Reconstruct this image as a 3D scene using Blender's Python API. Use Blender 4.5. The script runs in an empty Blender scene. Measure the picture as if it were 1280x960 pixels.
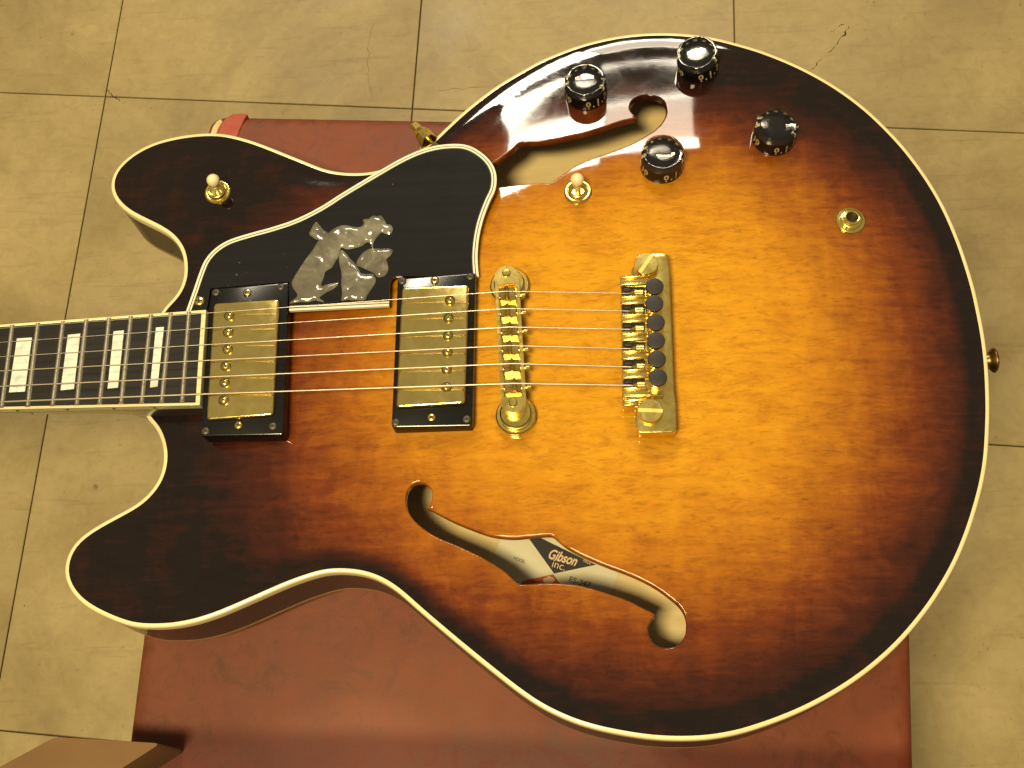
import bpy, bmesh, math, random
import numpy as np
from mathutils import Vector, Matrix, geometry, noise as mnoise

random.seed(7)
SC = bpy.context.scene
COL = SC.collection

# ------------------------------------------------------------------ camera
F, CX, CY = 1600.0, 640.0, 480.0          # focal length in pixels of the 1280 wide photograph
CAMZ = 0.667                              # metres above the rim of the guitar's top (z = 0)
U = Vector((-130, 600, 1600)).normalized()
X = Vector((1, 0, 0)); X = (X - X.dot(U) * U).normalized()
Y = U.cross(X)
cam = bpy.data.cameras.new('camera'); camo = bpy.data.objects.new('camera', cam); COL.objects.link(camo)
cam.sensor_width = 36; cam.lens = 36 * F / 1280; cam.clip_start = 0.02; cam.clip_end = 60
camo.matrix_world = Matrix(((X[0], X[1], X[2], 0), (Y[0], Y[1], Y[2], 0), (U[0], U[1], U[2], CAMZ), (0, 0, 0, 1)))
SC.camera = camo

# ------------------------------------------------------------------ room light
world = bpy.data.worlds.new('World'); SC.world = world; world.use_nodes = True
bg = world.node_tree.nodes['Background']
wt = world.node_tree                                     # pale ceiling, darker warm walls
wc = wt.nodes.new('ShaderNodeTexCoord'); wx = wt.nodes.new('ShaderNodeSeparateXYZ'); wr = wt.nodes.new('ShaderNodeValToRGB')
wt.links.new(wc.outputs['Generated'], wx.inputs[0]); wt.links.new(wx.outputs['Z'], wr.inputs[0]); wt.links.new(wr.outputs[0], bg.inputs[0])
wr.color_ramp.elements[0].position = 0.10; wr.color_ramp.elements[0].color = (0.36, 0.26, 0.14, 1)
wr.color_ramp.elements[1].position = 0.75; wr.color_ramp.elements[1].color = (1.0, 0.85, 0.53, 1)
bg.inputs[1].default_value = 0.34

def area(name, loc, target, sx, sy, power, col):
    l = bpy.data.lights.new(name, 'AREA'); l.shape = 'RECTANGLE'; l.size = sx; l.size_y = sy
    l.energy = power; l.color = col
    o = bpy.data.objects.new(name, l); COL.objects.link(o); o.location = loc
    o.rotation_euler = (Vector(target) - Vector(loc)).to_track_quat('-Z', 'Y').to_euler()
    return o
WARM = (1.0, 0.83, 0.44)
def panel(name, xa, xb, ya, yb, z, radiance, col):     # a flat ceiling fitting facing straight down
    return area(name, ((xa + xb) / 2, (ya + yb) / 2, z), ((xa + xb) / 2, (ya + yb) / 2 + 1e-4, 0), xb - xa, yb - ya, radiance * math.pi * (xb - xa) * (yb - ya), col)
area('ceiling_lamp', (-0.40, -0.43, 1.95), (-0.1, 0.30, 0), 0.44, 0.30, 51, WARM)
panel('far_ceiling_lamp', -0.64, -0.09, 2.25, 2.66, 2.2, 56, (1.0, 0.88, 0.66))
panel('dim_ceiling_lamp', -0.08, 0.41, 2.30, 2.66, 2.2, 15, (1.0, 0.84, 0.62))
panel('ceiling_tube', -0.08, 0.43, 2.30, 2.38, 2.19, 42, (1.0, 0.88, 0.68))
panel('ceiling_tube', -0.08, 0.41, 2.664, 2.69, 2.2, 30, (1.0, 0.88, 0.68))

panel('haze_fill_panel', -0.64, 0.41, 2.80, 3.35, 2.2, 3.0, (1.0, 0.84, 0.62))  # added fill beyond the lamps, widens the haze on the lacquer

vs = SC.view_settings
SC.display_settings.display_device = 'sRGB'
vs.view_transform = 'Standard'; vs.look = 'None'; vs.gamma = 1; vs.exposure = 0.0; vs.use_curve_mapping = False
SC.cycles.max_bounces = 10; SC.cycles.transmission_bounces = 8; SC.cycles.caustics_refractive = True; SC.cycles.caustics_reflective = False

# ------------------------------------------------------------------ pixel -> place
def ray(px, py):
    c = Vector((px - CX, -(py - CY), -F))
    return Vector((c.dot(X), c.dot(Y), c.dot(U)))
def at(px, py, z):
    d = ray(px, py); t = (z - CAMZ) / d.z
    return Vector((d.x * t, d.y * t, z))
def on_plane(px, py, p, n):
    d = ray(px, py); o = Vector((0, 0, CAMZ)); t = (p - o).dot(n) / d.dot(n)
    return o + d * t

# ------------------------------------------------------------------ mesh helpers
def mesh_obj(name, verts, faces, mat=None, parent=None, smooth=False):
    me = bpy.data.meshes.new(name); me.from_pydata([tuple(v) for v in verts], [], faces); me.update()
    return link(name, me, mat, parent, smooth)
def link(name, me, mat=None, parent=None, smooth=False):
    o = bpy.data.objects.new(name, me); COL.objects.link(o)
    if mat: me.materials.append(mat)
    if parent: o.parent = parent
    if smooth:
        for p in me.polygons: p.use_smooth = True
    return o
def bm_obj(name, bm, mat, parent, smooth=False, angle=None):
    bmesh.ops.recalc_face_normals(bm, faces=bm.faces)
    me = bpy.data.meshes.new(name); bm.to_mesh(me); bm.free()
    o = link(name, me, mat, parent, smooth)
    if angle: me.set_sharp_from_angle(angle=math.radians(angle))
    return o
def prism_into(bm, poly, z0, z1, bev=0, seg=2):
    """poly: list of (x, y); z0/z1 numbers or functions of (x, y)"""
    f0 = z0 if callable(z0) else (lambda x, y: z0); f1 = z1 if callable(z1) else (lambda x, y: z1)
    a = [bm.verts.new((p[0], p[1], f0(p[0], p[1]))) for p in poly]
    b = [bm.verts.new((p[0], p[1], f1(p[0], p[1]))) for p in poly]
    n = len(poly)
    bm.faces.new(a[::-1]); top = bm.faces.new(b)
    for i in range(n): bm.faces.new((a[i], a[(i + 1) % n], b[(i + 1) % n], b[i]))
    bmesh.ops.recalc_face_normals(bm, faces=bm.faces)
    if bev:
        bmesh.ops.bevel(bm, geom=list(top.edges), offset=bev, segments=seg, profile=0.5, affect='EDGES', clamp_overlap=True)
def prism(name, poly, z0, z1, mat, parent, bev=0, seg=2, angle=35):
    bm = bmesh.new(); prism_into(bm, poly, z0, z1, bev, seg)
    return bm_obj(name, bm, mat, parent, True, angle)
def lathe_into(bm, prof, M=Matrix(), n=40):
    """prof: (r, z) from bottom to top"""
    rings = []
    for r, z in prof:
        if r < 1e-7: rings.append([bm.verts.new(M @ Vector((0, 0, z)))])
        else: rings.append([bm.verts.new(M @ Vector((r * math.cos(2 * math.pi * k / n), r * math.sin(2 * math.pi * k / n), z))) for k in range(n)])
    for a, b in zip(rings, rings[1:]):
        for k in range(n):
            k2 = (k + 1) % n
            if len(a) == 1 and len(b) == 1: continue
            if len(a) == 1: bm.faces.new((a[0], b[k2], b[k]))
            elif len(b) == 1: bm.faces.new((a[k], a[k2], b[0]))
            else: bm.faces.new((a[k], a[k2], b[k2], b[k]))
def lathe(name, prof, mat, parent, M=Matrix(), n=40, angle=35):
    bm = bmesh.new(); lathe_into(bm, prof, M, n)
    return bm_obj(name, bm, mat, parent, True, angle)
def tube_into(bm, pts, r, n=8, cap=True):
    pts = [Vector(p) for p in pts]; rings = []
    for i, p in enumerate(pts):
        t = (pts[min(i + 1, len(pts) - 1)] - pts[max(i - 1, 0)]).normalized()
        a = t.cross(Vector((0, 0, 1)));
        if a.length < 1e-4: a = Vector((1, 0, 0))
        a.normalize(); b = a.cross(t)
        rr = r[i] if isinstance(r, (list, tuple)) else r
        rings.append([bm.verts.new(p + a * rr * math.cos(2 * math.pi * k / n) + b * rr * math.sin(2 * math.pi * k / n)) for k in range(n)])
    for a, b in zip(rings, rings[1:]):
        for k in range(n): bm.faces.new((a[k], a[(k + 1) % n], b[(k + 1) % n], b[k]))
    if cap: bm.faces.new(rings[0][::-1]); bm.faces.new(rings[-1])
def tube(name, pts, r, mat, parent, n=8):
    bm = bmesh.new(); tube_into(bm, pts, r, n)
    return bm_obj(name, bm, mat, parent, True, 50)
def empty(name, loc, parent=None):
    o = bpy.data.objects.new(name, None); COL.objects.link(o); o.location = loc
    o.empty_display_size = 0.01
    if parent: o.parent = parent; 
    return o
def catmull(pts, step, closed=True):
    P = [Vector((p[0], p[1])) for p in pts]; n = len(P); out = []
    rng = range(n if closed else n - 1)
    g = (lambda i: P[i % n]) if closed else (lambda i: P[max(0, min(n - 1, i))])
    for i in rng:
        p0, p1, p2, p3 = g(i - 1), g(i), g(i + 1), g(i + 2)
        m = max(1, int(round((p2 - p1).length / step)))
        for k in range(m):
            t = k / m
            out.append(0.5 * ((2 * p1) + (p2 - p0) * t + (2 * p0 - 5 * p1 + 4 * p2 - p3) * t * t + (3 * p1 - p0 - 3 * p2 + p3) * t ** 3))
    if not closed: out.append(P[-1])
    return out
def resample(pts, step, closed=True):
    P = [np.array(p[:2]) for p in pts]
    if closed: P = P + [P[0]]
    P = np.array(P); s = np.concatenate([[0], np.cumsum(np.linalg.norm(np.diff(P, axis=0), axis=1))])
    m = max(4, int(round(s[-1] / step))); q = np.linspace(0, s[-1], m + 1)
    if closed: q = q[:-1]
    return [Vector((np.interp(a, s, P[:, 0]), np.interp(a, s, P[:, 1]))) for a in q]
def smooth_loop(pts, it, lo=0, hi=None):
    P = np.array([list(p) for p in pts])
    for _ in range(it): P = 0.25 * np.roll(P, 1, 0) + 0.5 * P + 0.25 * np.roll(P, -1, 0)
    return [Vector(p) for p in P]
def area2(pts): return 0.5 * sum(pts[i].x * pts[(i + 1) % len(pts)].y - pts[(i + 1) % len(pts)].x * pts[i].y for i in range(len(pts)))
def ccw(pts): return pts if area2(pts) > 0 else pts[::-1]
def offset(pts, d):
    """outward for a counter-clockwise loop"""
    n = len(pts); out = []
    for i in range(n):
        t = (pts[(i + 1) % n] - pts[i - 1]).normalized()
        out.append(pts[i] + Vector((t.y, -t.x)) * d)
    return out
def offset_open(pts, d):
    n = len(pts); out = []
    for i in range(n):
        t = (pts[min(i + 1, n - 1)] - pts[max(i - 1, 0)]).normalized()
        out.append(pts[i] + Vector((t.y, -t.x)) * d)
    return out

ZF, ZB = -0.455, -0.0575                   # floor, bench top
# ------------------------------------------------------------------ materials
class N:
    def __init__(s, name):
        s.m = bpy.data.materials.new(name); s.m.use_nodes = True; s.t = s.m.node_tree; s.b = s.t.nodes['Principled BSDF']
    def n(s, typ, **kw):
        k = s.t.nodes.new(typ)
        for a, v in kw.items(): setattr(k, a, v)
        return k
    def l(s, a, b): s.t.links.new(a, b)
    def set(s, **kw):
        for k, v in kw.items():
            s.b.inputs[k.replace('_', ' ')].default_value = v
        return s
    def coords(s, scale=(1, 1, 1), rot=0, kind='Object'):
        tc = s.n('ShaderNodeTexCoord'); mp = s.n('ShaderNodeMapping')
        mp.inputs['Scale'].default_value = scale; mp.inputs['Rotation'].default_value = (0, 0, rot)
        s.l(tc.outputs[kind], mp.inputs[0]); return mp.outputs[0]
    def noise(s, co, scale, detail=4, rough=0.55, dist=0):
        k = s.n('ShaderNodeTexNoise'); k.inputs['Scale'].default_value = scale; k.inputs['Detail'].default_value = detail
        k.inputs['Roughness'].default_value = rough; k.inputs['Distortion'].default_value = dist
        s.l(co, k.inputs['Vector']); return k.outputs['Fac']
    def ramp(s, fac, stops):
        k = s.n('ShaderNodeValToRGB'); e = k.color_ramp.elements
        while len(e) < len(stops): e.new(0.5)
        for el, (p, c) in zip(e, stops):
            el.position = p; el.color = (*c, 1) if len(c) == 3 else c
        s.l(fac, k.inputs[0]); return k.outputs[0]
    def math(s, op, a, b=None, clamp=False):
        k = s.n('ShaderNodeMath', operation=op, use_clamp=clamp)
        for i, v in enumerate((a, b)):
            if v is None: continue
            if isinstance(v, (int, float)): k.inputs[i].default_value = v
            else: s.l(v, k.inputs[i])
        return k.outputs[0]
    def mix(s, fac, a, b, mode='MIX'):
        k = s.n('ShaderNodeMix', data_type='RGBA', blend_type=mode)
        for i, v in ((0, fac), (6, a), (7, b)):
            if isinstance(v, (int, float)): k.inputs[i].default_value = v
            elif isinstance(v, tuple): k.inputs[i].default_value = (*v, 1)
            else: s.l(v, k.inputs[i])
        return k.outputs[2]
    def bump(s, h, strength, dist=0.001):
        k = s.n('ShaderNodeBump'); k.inputs['Strength'].default_value = strength; k.inputs['Distance'].default_value = dist
        s.l(h, k.inputs['Height']); s.l(k.outputs[0], s.b.inputs['Normal']); return k
def grey(v): return (v, v, v)

# direction of the strings on the guitar (the wood grain runs with it)
GA, GB = at(254, 449, 0.0), at(640, 422, 0.0)
gx = Vector((GB.x - GA.x, GB.y - GA.y, 0)).normalized(); gy = Vector((-gx.y, gx.x, 0))
GROT = -math.atan2(gx.y, gx.x)

def m_burst():
    k = N('sunburst_lacquer'); at_ = k.n('ShaderNodeAttribute', attribute_name='burst')
    c1 = k.coords((34, 240, 60), GROT); c2 = k.coords((1, 1, 1), GROT); c3 = k.coords((130, 560, 60), GROT)
    n1 = k.noise(c1, 1.0, 5, 0.6, 0.6); n2 = k.noise(c2, 45, 5, 0.65, 1.0); n3 = k.noise(c3, 1.0, 5, 0.65, 1.0)
    c4 = k.coords((60, 14, 30), GROT); n4 = k.noise(c4, 1.0, 3, 0.55, 0.8)
    t = k.math('ADD', at_.outputs['Fac'], k.math('MULTIPLY', k.math('SUBTRACT', n1, 0.5), 0.22))
    t = k.math('ADD', t, k.math('MULTIPLY', k.math('SUBTRACT', n2, 0.5), 0.26))
    t = k.math('ADD', t, k.math('MULTIPLY', k.math('SUBTRACT', n4, 0.5), 0.16))
    col = k.ramp(t, [(0.0, (0.66, 0.305, 0.012)), (0.20, (0.55, 0.225, 0.009)), (0.42, (0.34, 0.105, 0.007)), (0.60, (0.165, 0.035, 0.006)),
                     (0.78, (0.058, 0.0115, 0.005)), (0.93, (0.024, 0.0062, 0.004)), (1.0, (0.009, 0.0045, 0.004))])
    g = k.ramp(n3, [(0.28, grey(0.40)), (0.46, grey(0.95)), (0.75, grey(1.15))])
    col = k.mix(0.62, col, g, 'MULTIPLY')
    c6 = k.coords((42, 120, 60), GROT); n6 = k.noise(c6, 1.0, 7, 0.72, 0.7)
    col = k.mix(0.62, col, k.ramp(n6, [(0.30, (0.52, 0.40, 0.36)), (0.48, (0.90, 0.86, 0.84)), (0.60, (1.0, 1.0, 1.0)), (0.78, (1.14, 1.18, 1.2))]), 'MULTIPLY')
    k.l(col, k.b.inputs['Base Color'])
    k.set(Roughness=0.45, Coat_Weight=1.0, Coat_Roughness=0.035, Coat_IOR=1.5, Specular_IOR_Level=0.0)
    k.l(k.ramp(k.noise(k.coords(), 38, 5, 0.7, 1.5), [(0.35, grey(0.025)), (0.62, grey(0.05)), (0.8, grey(0.12))]), k.b.inputs['Coat Roughness'])
    bp = k.n('ShaderNodeBump'); bp.inputs['Strength'].default_value = 0.04; bp.inputs['Distance'].default_value = 0.00004
    k.l(n3, bp.inputs['Height']); k.l(bp.outputs[0], k.b.inputs['Coat Normal'])
    return k.m
def simple(name, col, rough=0.4, metal=0, coat=0, var=0.0, vscale=60, bump=0, bscale=300, spec=0.5):
    k = N(name); k.set(Roughness=rough, Metallic=metal, Coat_Weight=coat, Coat_Roughness=0.05, Specular_IOR_Level=spec)
    k.b.inputs['Base Color'].default_value = (*col, 1)
    co = k.coords()
    if var:
        n = k.noise(co, vscale, 5, 0.6); c = k.ramp(n, [(0.25, tuple(x * (1 - var) for x in col)), (0.75, tuple(min(1, x * (1 + var)) for x in col))])
        k.l(c, k.b.inputs['Base Color'])
    if bump: k.bump(k.noise(co, bscale, 3), bump, 0.0004)
    return k.m
def m_gold(name='gold_plate', rough=0.16, worn=0.12):
    k = N(name); co = k.coords(); n = k.noise(co, 90, 6, 0.7, 1.5)
    k.l(k.ramp(n, [(0.3, (0.80, 0.60, 0.16)), (0.7, (0.90, 0.72, 0.25))]), k.b.inputs['Base Color'])
    k.l(k.ramp(n, [(0.3, grey(rough)), (0.7, grey(rough + worn))]), k.b.inputs['Roughness'])
    k.set(Metallic=1.0); k.bump(k.noise(co, 300, 2), 0.02, 0.0002); return k.m
def m_cover():
    k = N('brushed_gold_cover'); co = k.coords((500, 18, 1), GROT); n = k.noise(co, 1.0, 4, 0.6)
    c2 = k.coords(); n2 = k.noise(c2, 60, 5, 0.65, 2.0)
    k.l(k.ramp(n2, [(0.3, (0.86, 0.66, 0.21)), (0.7, (0.94, 0.74, 0.27))]), k.b.inputs['Base Color'])
    k.l(k.ramp(n2, [(0.35, grey(0.10)), (0.75, grey(0.19))]), k.b.inputs['Roughness'])
    k.set(Metallic=1.0); k.bump(n, 0.03, 0.0001); return k.m
def m_tile():
    k = N('vinyl_tile'); oi = k.n('ShaderNodeObjectInfo'); ge_ = k.n('ShaderNodeNewGeometry')
    vm = k.n('ShaderNodeVectorMath', operation='MULTIPLY_ADD'); k.l(oi.outputs['Random'], vm.inputs[0]); vm.inputs[1].default_value = (7, 13, 5); k.l(ge_.outputs['Position'], vm.inputs[2]); co = vm.outputs[0]; pos = ge_.outputs['Position']
    n0 = k.noise(pos, 3.2, 5, 0.62, 0.8)
    n1 = k.noise(co, 9, 5, 0.6, 0.6); n2 = k.noise(co, 70, 5, 0.65, 1.0); n3 = k.noise(co, 260, 3, 0.6)
    c = k.ramp(n1, [(0.25, (0.315, 0.235, 0.103)), (0.55, (0.385, 0.293, 0.134)), (0.8, (0.425, 0.328, 0.156))])
    c = k.mix(0.35, c, k.ramp(n2, [(0.3, (0.62, 0.58, 0.50)), (0.6, (1.0, 1.0, 1.0))]), 'MULTIPLY')
    c = k.mix(0.8, c, k.ramp(n0, [(0.32, (0.62, 0.58, 0.52)), (0.5, (0.95, 0.95, 0.94)), (0.66, (1.12, 1.12, 1.10))]), 'MULTIPLY')
    vs2 = k.n('ShaderNodeMapping'); vs2.inputs['Scale'].default_value = (12, 150, 1); vs2.inputs['Rotation'].default_value = (0, 0, 0.9); k.l(co, vs2.inputs[0])
    c = k.mix(0.35, c, k.ramp(k.noise(vs2.outputs[0], 1.0, 4, 0.6, 1.0), [(0.30, (0.60, 0.56, 0.50)), (0.42, (1, 1, 1))]), 'MULTIPLY')
    sp = k.ramp(n3, [(0.24, (0.35, 0.3, 0.25)), (0.33, (1, 1, 1))])
    c = k.mix(0.75, c, sp, 'MULTIPLY')
    vo = k.n('ShaderNodeTexVoronoi', feature='F1'); vo.inputs['Scale'].default_value = 17; k.l(co, vo.inputs['Vector'])
    spot = k.ramp(k.math('ADD', vo.outputs['Distance'], k.math('MULTIPLY', n2, 0.12)), [(0.085, (0.18, 0.13, 0.08)), (0.12, (1, 1, 1))])
    c = k.mix(0.65, c, spot, 'MULTIPLY')
    r = k.ramp(oi.outputs['Random'], [(0, grey(0.92)), (1, grey(1.06))]); c = k.mix(1.0, c, r, 'MULTIPLY')
    k.l(c, k.b.inputs['Base Color']); k.l(k.ramp(n1, [(0.3, grey(0.40)), (0.7, grey(0.6))]), k.b.inputs['Roughness'])
    k.set(Specular_IOR_Level=0.4); k.bump(n2, 0.12, 0.0008); return k.m
def m_vinyl():
    k = N('red_leathercloth'); co = k.coords()
    n1 = k.noise(co, 9, 6, 0.65, 0.6); n2 = k.noise(co, 55, 6, 0.7, 1.2)
    vo = k.n('ShaderNodeTexVoronoi', feature='SMOOTH_F1'); vo.inputs['Scale'].default_value = 620; k.l(co, vo.inputs['Vector'])
    c = k.ramp(n1, [(0.28, (0.140, 0.036, 0.019)), (0.5, (0.190, 0.050, 0.024)), (0.75, (0.245, 0.070, 0.031))])
    c = k.mix(0.75, c, k.ramp(n2, [(0.28, (0.46, 0.44, 0.44)), (0.48, (0.92, 0.92, 0.92)), (0.7, (1.1, 1.08, 1.05))]), 'MULTIPLY')
    n5 = k.noise(co, 4.5, 4, 0.6, 0.5)                        # dust rubbed into the worn middle
    c = k.mix(k.math('MULTIPLY', k.ramp(n5, [(0.45, grey(0)), (0.7, grey(1))]), 0.30), c, (0.15, 0.085, 0.06))
    # along the front the cloth turns a darker red, with a soft edge
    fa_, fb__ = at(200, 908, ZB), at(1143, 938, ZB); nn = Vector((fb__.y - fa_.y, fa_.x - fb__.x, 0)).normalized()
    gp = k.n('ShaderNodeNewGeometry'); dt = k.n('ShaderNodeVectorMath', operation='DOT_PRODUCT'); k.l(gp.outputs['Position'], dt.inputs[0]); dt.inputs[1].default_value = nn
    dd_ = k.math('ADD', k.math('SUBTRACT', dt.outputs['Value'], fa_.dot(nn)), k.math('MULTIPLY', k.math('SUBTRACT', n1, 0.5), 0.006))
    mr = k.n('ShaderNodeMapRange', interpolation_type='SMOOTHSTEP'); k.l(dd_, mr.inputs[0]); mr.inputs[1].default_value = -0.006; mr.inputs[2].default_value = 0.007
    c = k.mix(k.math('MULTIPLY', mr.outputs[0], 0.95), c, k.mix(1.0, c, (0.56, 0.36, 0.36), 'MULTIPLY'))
    k.l(c, k.b.inputs['Base Color']); k.l(k.ramp(n2, [(0.3, grey(0.50)), (0.7, grey(0.64))]), k.b.inputs['Roughness']); k.set(Specular_IOR_Level=0.28)
    h = k.math('ADD', k.math('MULTIPLY', vo.outputs['Distance'], 0.5), n2); k.bump(h, 0.22, 0.0004); return k.m
def m_guard():
    k = N('black_pickguard'); c1 = k.coords((12, 260, 20), GROT); n1 = k.noise(c1, 1.0, 4, 0.6, 0.4)
    co = k.coords(); n2 = k.noise(co, 22, 5, 0.7, 0.5)
    vo = k.n('ShaderNodeTexVoronoi', feature='F1'); vo.inputs['Scale'].default_value = 210; k.l(co, vo.inputs['Vector'])
    sp = k.math('MULTIPLY', k.ramp(vo.outputs['Distance'], [(0.10, grey(1)), (0.16, grey(0))]), k.ramp(k.noise(co, 30, 3), [(0.60, grey(0)), (0.70, grey(0.5))]))
    k.l(k.mix(sp, k.ramp(n1, [(0.3, (0.0075, 0.0075, 0.009)), (0.7, (0.011, 0.011, 0.0135))]), (0.20, 0.18, 0.15)), k.b.inputs['Base Color'])
    k.l(k.ramp(n2, [(0.3, grey(0.07)), (0.7, grey(0.15))]), k.b.inputs['Roughness']); return k.m
def m_ebony():
    k = N('ebony'); c1 = k.coords((25, 330, 20), GROT); n1 = k.noise(c1, 1.0, 4, 0.65)
    k.l(k.ramp(n1, [(0.3, (0.006, 0.005, 0.005)), (0.7, (0.018, 0.014, 0.012))]), k.b.inputs['Base Color'])
    k.set(Roughness=0.42); k.bump(n1, 0.2, 0.0003); return k.m
def m_pearl(name, a, b, c_, rough=0.22, scale=70):
    k = N(name); co = k.coords(); n = k.noise(co, scale, 4, 0.6, 3.0)
    k.l(k.ramp(n, [(0.3, a), (0.5, b), (0.7, c_)]), k.b.inputs['Base Color']); k.set(Roughness=rough, Coat_Weight=0.6, Coat_Roughness=0.08)
    return k
def m_clear():
    k = N('clear_acrylic'); k.set(Roughness=0.02, IOR=1.47); k.b.inputs['Transmission Weight'].default_value = 1.0
    k.b.inputs['Base Color'].default_value = (0.95, 0.93, 0.88, 1); return k.m
def m_wood(name, a, b, rough=0.6):
    k = N(name); c1 = k.coords((14, 160, 30), GROT); n1 = k.noise(c1, 1.0, 4, 0.6, 0.3)
    k.l(k.ramp(n1, [(0.3, a), (0.7, b)]), k.b.inputs['Base Color']); k.set(Roughness=rough); return k.m

M = {}
M['burst'] = m_burst()
M['rim'] = N('dark_brown_lacquer').set(Roughness=0.4, Specular_IOR_Level=0.2, Coat_Weight=0.45, Coat_Roughness=0.05).m
M['rim'].node_tree.nodes['Principled BSDF'].inputs['Base Color'].default_value = (0.016, 0.006, 0.004, 1)
M['cream'] = simple('cream_celluloid', (0.80, 0.70, 0.40), 0.3, coat=0.6, var=0.06, vscale=40)
M['oldcream'] = simple('browned_celluloid', (0.34, 0.22, 0.09), 0.4, var=0.15, vscale=60)
M['white'] = simple('white_ply', (0.80, 0.74, 0.58), 0.4)
M['blackply'] = simple('black_ply', (0.012, 0.010, 0.010), 0.35)
M['ring'] = simple('black_plastic', (0.004, 0.004, 0.0045), 0.16, var=0.2, vscale=80)
M['knob'] = simple('black_knob_core', (0.006, 0.006, 0.010), 0.12)
M['clear'] = m_clear()
M['gold'] = m_gold(); M['goldrough'] = m_gold('rough_gold', 0.5, 0.1); M['golddull'] = m_gold('dull_gold', 0.19, 0.12); M['cover'] = m_cover()
M['numeral'] = simple('gold_print', (0.85, 0.70, 0.35), 0.35)
M['darkscrew'] = simple('blackened_screw', (0.10, 0.085, 0.065), 0.45, metal=0.6)
M['bronze'] = simple('tarnished_bronze', (0.30, 0.17, 0.06), 0.35, metal=1.0, var=0.3, vscale=200)
M['blackcap'] = simple('matt_black_cap', (0.016, 0.013, 0.014), 0.5, var=0.3, vscale=120)
M['slot'] = simple('dark_slot', (0.012, 0.009, 0.006), 0.6)
M['tip'] = simple('ivory_plastic', (0.82, 0.72, 0.42), 0.28, coat=0.4)
M['ebony'] = m_ebony(); M['fret'] = simple('nickel_silver', (0.80, 0.74, 0.62), 0.36, metal=1.0)
M['string'] = simple('steel_string', (0.62, 0.57, 0.48), 0.34, metal=1.0)
M['wound'] = simple('wound_nickel_string', (0.52, 0.45, 0.35), 0.42, metal=1.0)
M['inlay'] = m_pearl('pearl_inlay', (0.55, 0.56, 0.55), (0.78, 0.76, 0.70), (0.90, 0.88, 0.82)).m
kp = m_pearl('translucent_pearl', (0.095, 0.087, 0.066), (0.14, 0.128, 0.098), (0.23, 0.215, 0.165), 0.14, 40)
kp.bump(kp.noise(kp.coords(), 80, 2, 0.5, 1.0), 0.25, 0.0012); M['figure'] = kp.m
M['guard'] = m_guard()
M['pale'] = m_wood('pale_maple', (0.60, 0.45, 0.22), (0.74, 0.57, 0.30))
M['neck'] = simple('dark_neck_lacquer', (0.030, 0.018, 0.010), 0.35, coat=1.0)
M['paper'] = simple('label_paper', (0.66, 0.60, 0.45), 0.7, var=0.08, vscale=50)
M['inkblack'] = simple('label_black', (0.014, 0.012, 0.012), 0.6)
M['inkred'] = simple('label_red', (0.50, 0.075, 0.020), 0.6)
M['inkgrey'] = simple('typewriter_ink', (0.06, 0.055, 0.05), 0.7)
M['printcream'] = simple('label_cream_print', (0.72, 0.50, 0.32), 0.7)
M['tile'] = m_tile(); M['grout'] = simple('dirty_joint', (0.14, 0.105, 0.05), 0.9)
M['crack'] = simple('tile_crack', (0.040, 0.030, 0.018), 0.9)
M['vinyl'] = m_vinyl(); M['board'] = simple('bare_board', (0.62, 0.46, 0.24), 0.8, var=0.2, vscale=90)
M['benchwood'] = m_wood('bench_side', (0.06, 0.03, 0.015), (0.10, 0.05, 0.025))
M['card'] = simple('brown_card', (0.150, 0.075, 0.022), 0.75, var=0.15, vscale=30, bump=0.2)

# ------------------------------------------------------------------ body outline (inner edge of the binding), traced and unprojected to the rim plane
OUT = [(207.5,388),(222.5,372.5),(231,357.5),(235,340),(233,317.5),(227.5,305),(217.5,292.5),(202.5,282.5),(182.5,272.5),(167.5,265),(155,256),(146,245),
 (142.5,234),(144,222),(150,211),(160,201),(174,191),(195,181),(220,174.5),(245,170.8),(270,170),(290,173),(315,180),(335,187.5),(360,197.5),(385,207.5),
 (402.5,214.5),(420,218.3),(438,219.9),(457.5,219.3),(475,216.3),(497,208),(522,194),(545,177),(560,162.5),(580,144),(600,127.5),(625,109),(650,94),(675,80),
 (700,69),(728,59),(755,52),(780,47.5),(805,45),(830,44.3),(855,45.5),(878,48),(897,51.5),(920,57.5),(945,64.7),(970,74),(995,84.7),(1020,97.5),(1045,112.5),
 (1070,130.5),(1090,147.5),(1110,167.3),(1127.5,186.5),(1145,209),(1160,231),(1175,257),(1187.5,284),(1197.5,309.5),(1206,335),(1214,362.5),(1220,390),
 (1225,416),(1229,446),(1231,475),(1232,510),(1231,542.5),(1229,572.5),(1224,602.5),(1216,633),(1206,664),(1192.5,697),(1177.5,725),(1160,752.5),(1140,778.5),
 (1120,801),(1097.5,822),(1075,840),(1050,857),(1025,871.5),(1000,884),(975,894.5),(950,903.5),(920,912.5),(885,918.5),(855,920),(830,919.5),(805,917.3),
 (775,912.5),(745,906),(715,896.5),(680,880),(650,860),(625,840.5),(600,820.5),(575,800),(550,779),(525,757.5),(500,735.5),(480,722.5),(460,714.5),(440,711),
 (420,710.3),(400,712.7),(365,724),(340,734.5),(315,745.5),(290,756.5),(265,766.5),(240,774),(215,778.5),(190,779.5),(168,778),(146,771),(122,760),(105,749),
 (92.5,735),(86,720),(85.5,707.5),(89,695),(96,682.5),(110,670),(130,657.5),(155,644),(175,632.5),(190,619),(201,604),(207.5,587.5),(209.7,568),(206,547.5),
 (197.5,530),(186,518.5),(182,500),(184,470),(189,440),(195,412)]
outl = [at(p[0], p[1], 0).to_2d() for p in OUT]
outl = smooth_loop(ccw(resample(catmull(outl, 0.002), 0.0028)), 3)
rimo = offset(outl, 0.0023)

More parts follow.
